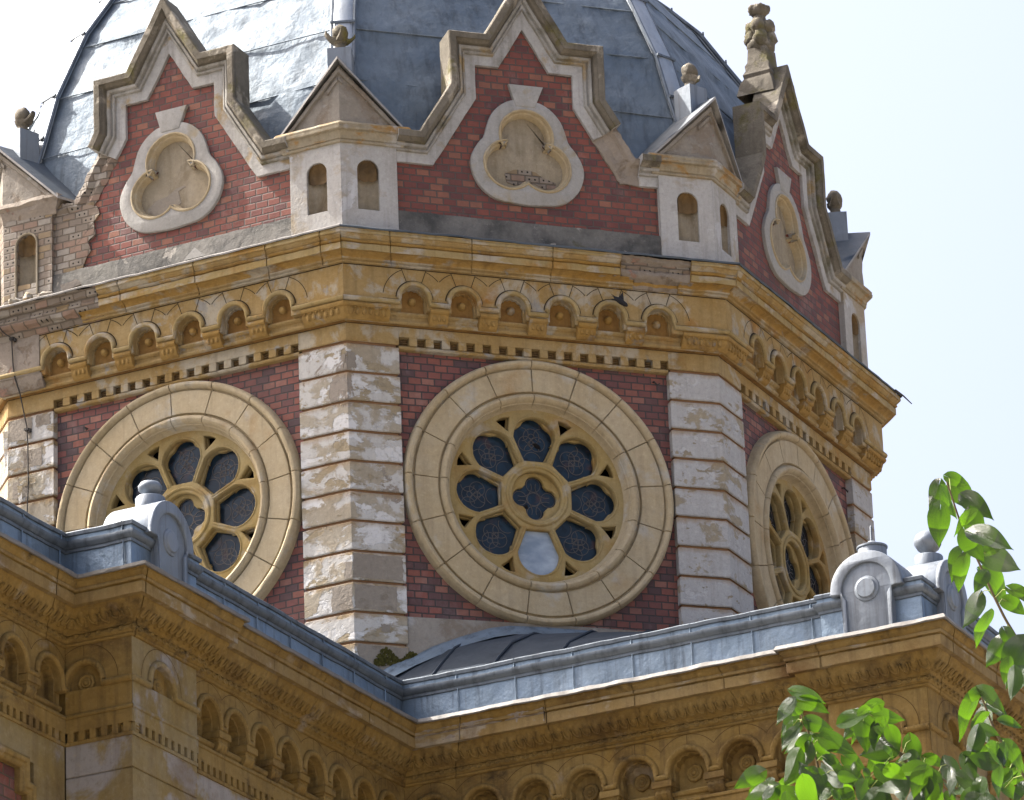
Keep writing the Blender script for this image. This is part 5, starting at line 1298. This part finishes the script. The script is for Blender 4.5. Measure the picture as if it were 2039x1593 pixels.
# ------------------------------------------------------------------ arched ornaments on the parapet
def ornament(lab, d, rz, u, r=.36, top='ball', dep=.42, zc=-3.905):
    th = thing('parapet_ornament', lab, 'ornament', (u, -d, -4.33), rz, group='arched ornaments on the parapet piers')
    fn = lambda x, n, z: (u+x, -(d+n), z)
    ri = r*.69
    base = [(-.25, -4.37), (.25, -4.37), (.25, zc-.03), (r-.02, zc-.028), (r+.008, zc-.018)] + arc(0, zc, r, 0, 180, 28) + [(-r-.008, zc-.018), (-r+.02, zc-.028), (-.25, zc-.03)]
    inner = [(-.205, -4.36), (.205, -4.36), (.205, zc-.09)] + arc(0, zc, ri, -6, 186, 24) + [(-.205, zc-.09)]
    mb = MB(); add_plate(mb, [base], -dep, .07, .012, fn)
    b = put('body', mb.mesh('body', [M_CAPM], ang=30), th, rz)
    mb = MB(); add_plate(mb, [base, inner], .05, .098, .012, fn)
    put('rim', mb.mesh('rim', [M_CAPM], ang=30), th, rz)
    mb = MB(); mb.lathe([(.0, .092), (.088, .092), (.097, .085), (.100, .078), (.122, .072), (.128, .06)], 28, 0, lambda x, y, h: fn(x, h+.01, zc-.005+y))
    put('disc', mb.mesh('disc', [M_CAPM], ang=30), th, rz)
    mb = MB(); L = lambda x, y, h: (u+x, -(d-.13)+y, zc+r+h)
    cap = [(.135, -.03), (.135, .075), (.128, .085)]
    if top == 'ball': cap += [(.07, .09), (.05, .10), (.045, .118), (.085, .135), (.108, .165), (.11, .195), (.085, .228), (.05, .24), (.0, .245)]
    elif top == 'globe': cap += [(.09, .095), (.055, .11), (.06, .125), (.10, .155), (.128, .205), (.13, .24), (.112, .29), (.07, .325), (.0, .34)]
    else: cap += [(.145, .09), (.145, .105), (.10, .118), (.06, .135), (.035, .158), (.012, .17), (.010, .30), (.0, .325)]
    mb.lathe(cap, 20, 0, L)
    put('cap', mb.mesh('cap', [M_CAPM], rough=(.003, 9), ang=45), th, rz)
    return th
ornament('arched grey metal ornament with a squat knob, in front of the left round window', C_P, RC, -9.85, .375, 'ball')
ornament('arched metal ornament at the right corner, its knob gone and a thin spike left', A_P, RA, 7.64, .358, 'spike')
ornament('arched metal ornament with a round ball, turned sideways behind leaves at the corner', R_E, RC, -4.66, .358, 'globe')

# ================================================================== TREE IN FRONT
tree = thing('tree', 'leafy mulberry branches reaching up in front of the right wing, glossy leaves lit from behind', 'tree', (CROWN_AT[0], CROWN_AT[1], -Z0))
crown = Vector(CROWN_AT)
mb = MB()
mb.tube([(crown.x+.5, crown.y+.3, -Z0-.1), (crown.x+.35, crown.y+.2, -Z0+1.5), (crown.x+.3, crown.y+.1, -Z0+3.0), (crown.x+.1, crown.y, crown.z-.7), crown-Vector((0, 0, .3))], .17, 12, r2=.05)
put('trunk', mb.mesh('trunk', [M_BARK], rough=(.015, 5)), tree)
allpts = []
for B in BRANCHES:
    pts = [Vector(p) for p in B]
    sm = []
    for i in range(len(pts)-1):
        for j in range(5):
            t = j/5; sm.append(pts[i].lerp(pts[i+1], t))
    sm.append(pts[-1])
    for _ in range(3): sm = [sm[0]]+[(sm[i-1]+sm[i]*2+sm[i+1])/4 for i in range(1, len(sm)-1)]+[sm[-1]]
    allpts += sm[2:]
    sm2 = sm+[sm[-1].lerp(crown, .5)+Vector((0, 0, .05)), crown-Vector((0, 0, .28))]
    mb = MB(); mb.tube(sm2, .0026, 7, r2=.0055)
    put('branch', mb.mesh('branch', [M_TWIG], rough=(.0006, 30), ang=60), tree)
LEAFW = [(0, .02), (.08, .36), (.18, .49), (.3, .53), (.45, .48), (.6, .37), (.75, .235), (.87, .10), (.94, .035), (1, .0)]
def leaf(mb, base, tip, w, tone, r, uvs, tones):
    b, t = Vector(base), Vector(tip); ax = t-b; ln = ax.length; ax.normalize()
    view = fw
    sd = ax.cross(view).normalized()
    a = r.choice((-1, 1))*r.uniform(.1, .95)
    sd = (Matrix.Rotation(a, 3, ax) @ sd); nn = sd.cross(ax).normalized()
    if nn.z < 0: nn = -nn
    w = (.45+.38*w)*ln*.92; fold = r.uniform(.05, .28); droop = r.uniform(.05, .28)*ln
    NL, NW = 14, 4; rows = []; uvr = []
    for i in range(NL+1):
        s = i/NL
        # heart-shaped blade with a drawn-out tip
        hw = 0.0
        for (s0, w0), (s1, w1) in zip(LEAFW[:-1], LEAFW[1:]):
            if s0 <= s <= s1: hw = w*(w0+(w1-w0)*(s-s0)/(s1-s0))
        row, ur = [], []
        for j in range(-NW, NW+1):
            f = j/NW
            back = -.13*ln*abs(f)*(1-s)**3*2.2
            wav = .02*ln*math.sin(s*9+f*3+tone*20)*abs(f)
            p = b+ax*(s*ln+back)+sd*(f*hw)+nn*(abs(f)*hw*fold*1.3 - droop*(s-.2)**2*1.4 + wav)
            row.append(p); ur.append((f*hw/w*1.0, s))
        rows.append(row); uvr.append(ur)
    o = len(mb.f)
    mb.grid(rows)
    for i in range(NL):
        for j in range(2*NW):
            uvs.append((uvr[i][j], uvr[i][j+1], uvr[i+1][j+1], uvr[i+1][j])); tones.append(tone)
r = random.Random(21)
def leaf_obj(L, name):
    mb = MB(); uvs, tones = [], []
    st = MB()
    for q in L:
        leaf(mb, q[:3], q[3:6], q[6], r.random()**1.35, r, uvs, tones)
        b = Vector(q[:3]); n = min(allpts, key=lambda p: (p-b).length)
        if (n-b).length < .16:
            mid = b.lerp(n, .5)+Vector((0, 0, .012)); st.tube([b, mid, n], .0013, 5)
    mb.add(st.v, st.f, 1)
    me = mb.mesh(name, [M_LEAF, M_PETIOLE], weld=False, ang=180)
    uv = me.uv_layers.new(name='UVMap'); ca = me.color_attributes.new('tone', 'FLOAT_COLOR', 'CORNER')
    li = 0
    for p, q, t in zip(me.polygons, uvs, tones):
        for k in range(4):
            uv.data[li].uv = q[k]; ca.data[li].color = (t, t, t, 1); li += 1
    put(name, me, tree)
dense = []
for q in LEAVES:
    if q[2] < -15.28:
        for _ in range((1 if q[2] < -15.30 and r.random() < .85 else 0)+(1 if q[2] < -15.44 and r.random() < .4 else 0)):
            o = Vector((r.gauss(0, .045), r.gauss(.05, .10), r.gauss(-.035, .035))); b = Vector(q[:3])+o
            d = (Vector(q[3:6])-Vector(q[:3])); d = (d.normalized()+Vector((r.gauss(0, .5), r.gauss(0, .4), r.gauss(-.2, .4)))).normalized()*r.uniform(.05, .105)
            dense.append([*b, *(b+d), r.uniform(.5, .9)])
leaf_obj(LEAVES+dense, 'foliage')
# the rest of the crown, below the picture
ex = []
for i in range(260):
    p = crown+Vector((r.gauss(.1, .45), r.gauss(0, .4), r.gauss(-.42, .22)))
    if p.z > crown.z-.22: continue
    d = Vector((r.uniform(-1, 1), r.uniform(-1, 1), r.uniform(-1, .1))).normalized()*r.uniform(.07, .13); ex.append([*p, *(p+d), .75])
leaf_obj(ex, 'foliage')
